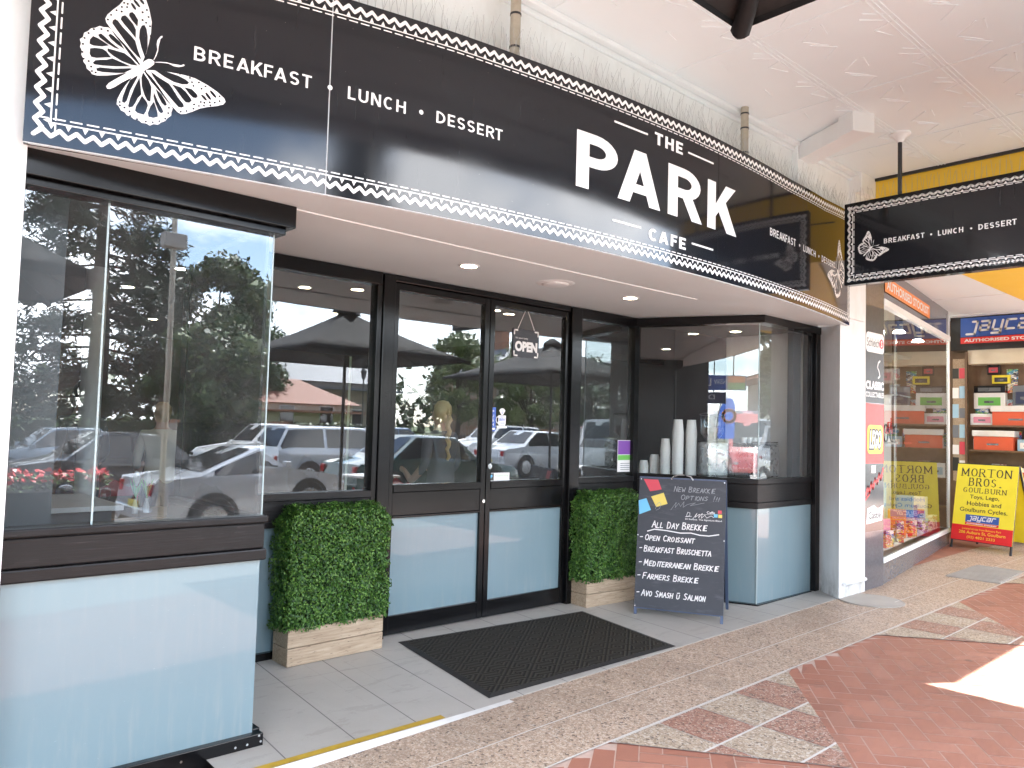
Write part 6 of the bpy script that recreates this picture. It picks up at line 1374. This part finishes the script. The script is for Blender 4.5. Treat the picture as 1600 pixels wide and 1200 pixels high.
# trees
def tree(loc, h, r, label, kind='round', leaf='tree_leaf', n=4200, seed=1, group='trees in the park across the street', clear=.25):
    t = thing('conifer_tree' if kind == 'cone' else 'broadleaf_tree', label, 'tree', loc, 0, group); rnd = random.Random(seed)
    m = MB(); m.tube([(0, 0, -.3), (.05, .02, h * .3), (-.04, .05, h * .6), (0, 0, h * (.97 if kind == 'cone' else .75))], [h * .028, h * .02, h * .012, .02], 9)
    blobs = []
    if kind == 'cone':
        for k in range(34):
            z = h * (clear * .5 + .93 * (k / 34)); rr = r * (1.02 - k / 34) ** .75 * rnd.uniform(.75, 1.1)
            for q in range(5):
                a = rnd.uniform(0, 6.28); e = Vector((rr * math.cos(a), rr * math.sin(a), z - rr * .12)); m.tube([(0, 0, z), tuple(e * .6 + Vector((0, 0, z * .4))), tuple(e)], [.05, .03, .01], 4)
                for s_ in range(3): blobs.append((Vector((0, 0, z)).lerp(e, .45 + .27 * s_), .32 + .1 * r * .5))
    else:
        for k in range(46):
            a = rnd.uniform(0, 6.28); u = rnd.uniform(-.85, 1); rr = r * math.sqrt(max(0, 1 - u * u)) * rnd.uniform(.55, 1.02)
            c = Vector((rr * math.cos(a), rr * math.sin(a), h * (clear + (1 - clear) * .5) + u * h * (1 - clear) * .48)); blobs.append((c, r * rnd.uniform(.2, .36)))
            if k % 3 == 0: m.tube([(0, 0, h * rnd.uniform(.25, .5)), tuple(c * .55 + Vector((0, 0, h * .2))), tuple(c)], [h * .012, h * .007, .01], 5)
    m.build('trunk', 'bark', t)
    m = MB()
    for _ in range(n):
        c, br = blobs[rnd.randrange(len(blobs))]; v = Vector((rnd.gauss(0, 1), rnd.gauss(0, 1), rnd.gauss(0, .8))); v = v.normalized() * br * rnd.uniform(.5, 1.08)
        p = c + v; a = rnd.uniform(.09, .2) * (1 if kind != 'cone' else .9) * (h / 9) ** .5; x = Vector((rnd.uniform(-1, 1), rnd.uniform(-1, 1), rnd.uniform(-1, .6))).normalized(); y = x.cross(v).normalized() * (.55 if kind != 'cone' else .22)
        m.face([p - x * a, p + y * a, p + x * a, p - y * a])
    for c, br in blobs[::(4 if kind == 'cone' else 1)]:
        bm = bmesh.new(); bmesh.ops.create_icosphere(bm, subdivisions=1, radius=br * (.5 if kind == 'cone' else .72)); base = len(m.v)
        m.v += [tuple(c + v.co * rnd.uniform(.75, 1.1)) for v in bm.verts]
        for f in bm.faces: m.f.append(tuple(base + v.index for v in f.verts)); m.mi.append(0)
        bm.free()
    m.build('crown', leaf, t); return t
tree((6.6, -31, -.2), 17, 4.2, 'tall dark conifer across the street opposite the left bay window', 'cone', 'conifer_leaf', 26000, 3)
tree((1.5, -38, -.2), 13, 4.5, 'second dark conifer left of the tall one', 'cone', 'conifer_leaf', 16000, 4)
tree((13.2, -36, -.2), 9.4, 3.4, 'broad round tree right of the tall conifer', n=16000, seed=5); tree((17.6, -42, -.2), 8.4, 3.2, 'round tree behind the old lantern lamp', n=11000, seed=6)
tree((9.8, -27, -.2), 5.2, 2.4, 'low pale tree in front of the conifer', leaf='tree_leaf', n=9000, seed=7, clear=.2); tree((26.5, -31, 0), 6.6, 2.4, 'loose yellow green tree right of the lantern lamp', leaf='pale_leaf', n=6000, seed=8)
tree((30.5, -29, 0), 6.4, 2.6, 'yellow green tree opposite the right door', leaf='pale_leaf', n=5000, seed=9); tree((37, -30, 0), 6.0, 2.4, 'green tree by the far parapet building', n=4000, seed=11)
tree((20.6, -8.75, 0), 6.4, 2.2, 'street tree with a dense crown on the cafe side kerb', n=11000, seed=12, group='street trees', clear=.28); tree((-14, -30, -.2), 10, 4, 'wide tree down the hill across the street', n=6000, seed=13); tree((-26, -27, -.2), 9, 4, 'wide tree at the bottom of the street', n=5000, seed=14)
m = MB()
for k in range(70):
    x = -60 + k * 2.6; h = random.uniform(4, 8)
    for q in range(90):
        p = Vector((x + random.gauss(0, 1.5), -75 + random.gauss(0, 2), random.uniform(0, h))); a = random.uniform(.4, .9); u = Vector((random.uniform(-1, 1), random.uniform(-1, 1), random.uniform(-1, 1))).normalized(); v = u.cross(Vector((.3, .2, .9))).normalized(); m.face([p - u * a, p + v * a * .6, p + u * a, p - v * a * .6])
m.build('far_trees', 'tree_leaf', label='dense band of far off trees behind the park', cat='trees', kind='stuff')
t = thing('clipped_hedge_row', 'long dark hedge behind the park fence', 'hedge', (4, -26, -.1))
m = MB(); rnd = random.Random(2)
for k in range(9000):
    p = Vector((rnd.uniform(-22, 14), rnd.gauss(0, .3), rnd.uniform(0, 1.6))); a = rnd.uniform(.06, .14); u = Vector((rnd.uniform(-1, 1), rnd.uniform(-1, 1), rnd.uniform(-1, 1))).normalized(); v = u.cross(Vector((.3, .2, .9))).normalized(); m.face([p - u * a, p + v * a * .6, p + u * a, p - v * a * .6])
m.build('foliage', 'tree_leaf', t)
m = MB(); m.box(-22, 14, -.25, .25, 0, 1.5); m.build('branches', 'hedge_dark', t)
t = thing('tiled_shopfront', 'black tiled shopfront down the street from the cafe', 'shop', (-5.5, -1.28, -.15))  # matt dark facing added to darken what the right bay glass mirrors
m = MB(); m.box(-24, 3.75, -.03, .0, 0, 4.2); m.build('tile_facing', 'dark_wall', t); m = MB(); m.box(-24, 3.75, -.05, -.03, 2.7, 2.78); m.build('trim', 'grey_tile', t)
t = thing('tiled_pier', 'tall dark tiled pier standing out from the black shopfront down the street', 'pier', (-4.2, -1.86, zf(-4.2)))  # added to block the bright street from the side glass reflection
m = MB(); m.box(-.25, .25, -.56, .54, 0, 4.3); m.build('shaft', 'dark_wall', t, bevel=.01); m = MB(); m.box(-.28, .28, -.59, .54, 0, .2); m.build('plinth', 'granite', t)
# houses
def house(loc, wx, wy, h, rh, wall, roof, label, chim=True):
    t = thing('house', label, 'house', loc)
    m = MB(); m.box(-wx / 2, wx / 2, -wy / 2, wy / 2, -.5, h); m.build('wall', wall, t)
    m = MB(); e = .4; a, c = wx / 2 + e, wy / 2 + e; rl = max(.2, wx / 2 - wy / 2)
    m.add([(-a, -c, h), (a, -c, h), (a, c, h), (-a, c, h), (-rl, 0, h + rh), (rl, 0, h + rh)], [(0, 1, 5, 4), (1, 2, 5), (2, 3, 4, 5), (3, 0, 4), (3, 2, 1, 0)]); rf = m.build('roof', roof, t)
    if chim:
        m = MB(); m.box(-rl - .4, -rl + .4, -.35, .35, h + rh * .4, h + rh + 1.1); m.box(-rl - .5, -rl + .5, -.45, .45, h + rh + 1.1, h + rh + 1.3); m.build('chimney', wall, rf)
    for x in (-wx * .3, 0, wx * .3):
        m = MB(); m.box(x - .5, x + .5, wy / 2, wy / 2 + .06, 1.0, 2.5); w_ = m.build('window', 'white_paint', t); m = MB(); m.box(x - .42, x + .42, wy / 2 + .055, wy / 2 + .07, 1.08, 2.42); m.build('pane', 'car_glass', w_)
    m = MB(); m.box(-wx / 2, wx / 2, wy / 2 + .05, wy / 2 + 1.6, h - .55, h - .42); m.build('porch_roof', roof, t)
    return t
house((24, -50, 0), 15, 9, 4.4, 3.6, 'house_brick', 'roof_slate', 'brick house with a grey slate roof and tall chimney across the park'); house((19.5, -41, 0), 9, 5, 2.6, 1.6, 'cream', 'roof_tile', 'low house with a red tiled roof in front of the slate roofed one', False)
house((38, -38, 0), 10, 6, 5.2, 2.2, 'house_brick', 'roof_slate', 'tall brick building with a chimney up the street'); house((50, -30, 0), 14, 9, 6.5, 1.5, 'cream', 'roof_slate', 'pale two storey building at the top of the street', False)
house((-34, -18, -.4), 8, 12, 5.5, 1.4, 'house_brick', 'roof_tile', 'pale building closing the bottom of the street', False)
t = thing('park_fence', 'long dark iron park fence with brick piers across the street', 'fence', (12, -24, -.1))
for k in range(13):
    m = MB(); m.box(-30 + k * 5 - .25, -30 + k * 5 + .25, -.25, .25, 0, 1.5); m.box(-30 + k * 5 - .3, -30 + k * 5 + .3, -.3, .3, 1.5, 1.6); m.build('brick_pier', 'house_brick', t)
m = MB()
for k in range(300): x = -30 + k * .2; m.bar((x, 0, .05), (x, 0, 1.25), .02, .02)
m.bar((-30, 0, .2), (30, 0, .2), .03, .04); m.bar((-30, 0, 1.15), (30, 0, 1.15), .03, .04); m.build('iron_railing', 'dark_metal', t)
bpy.context.view_layer.update()
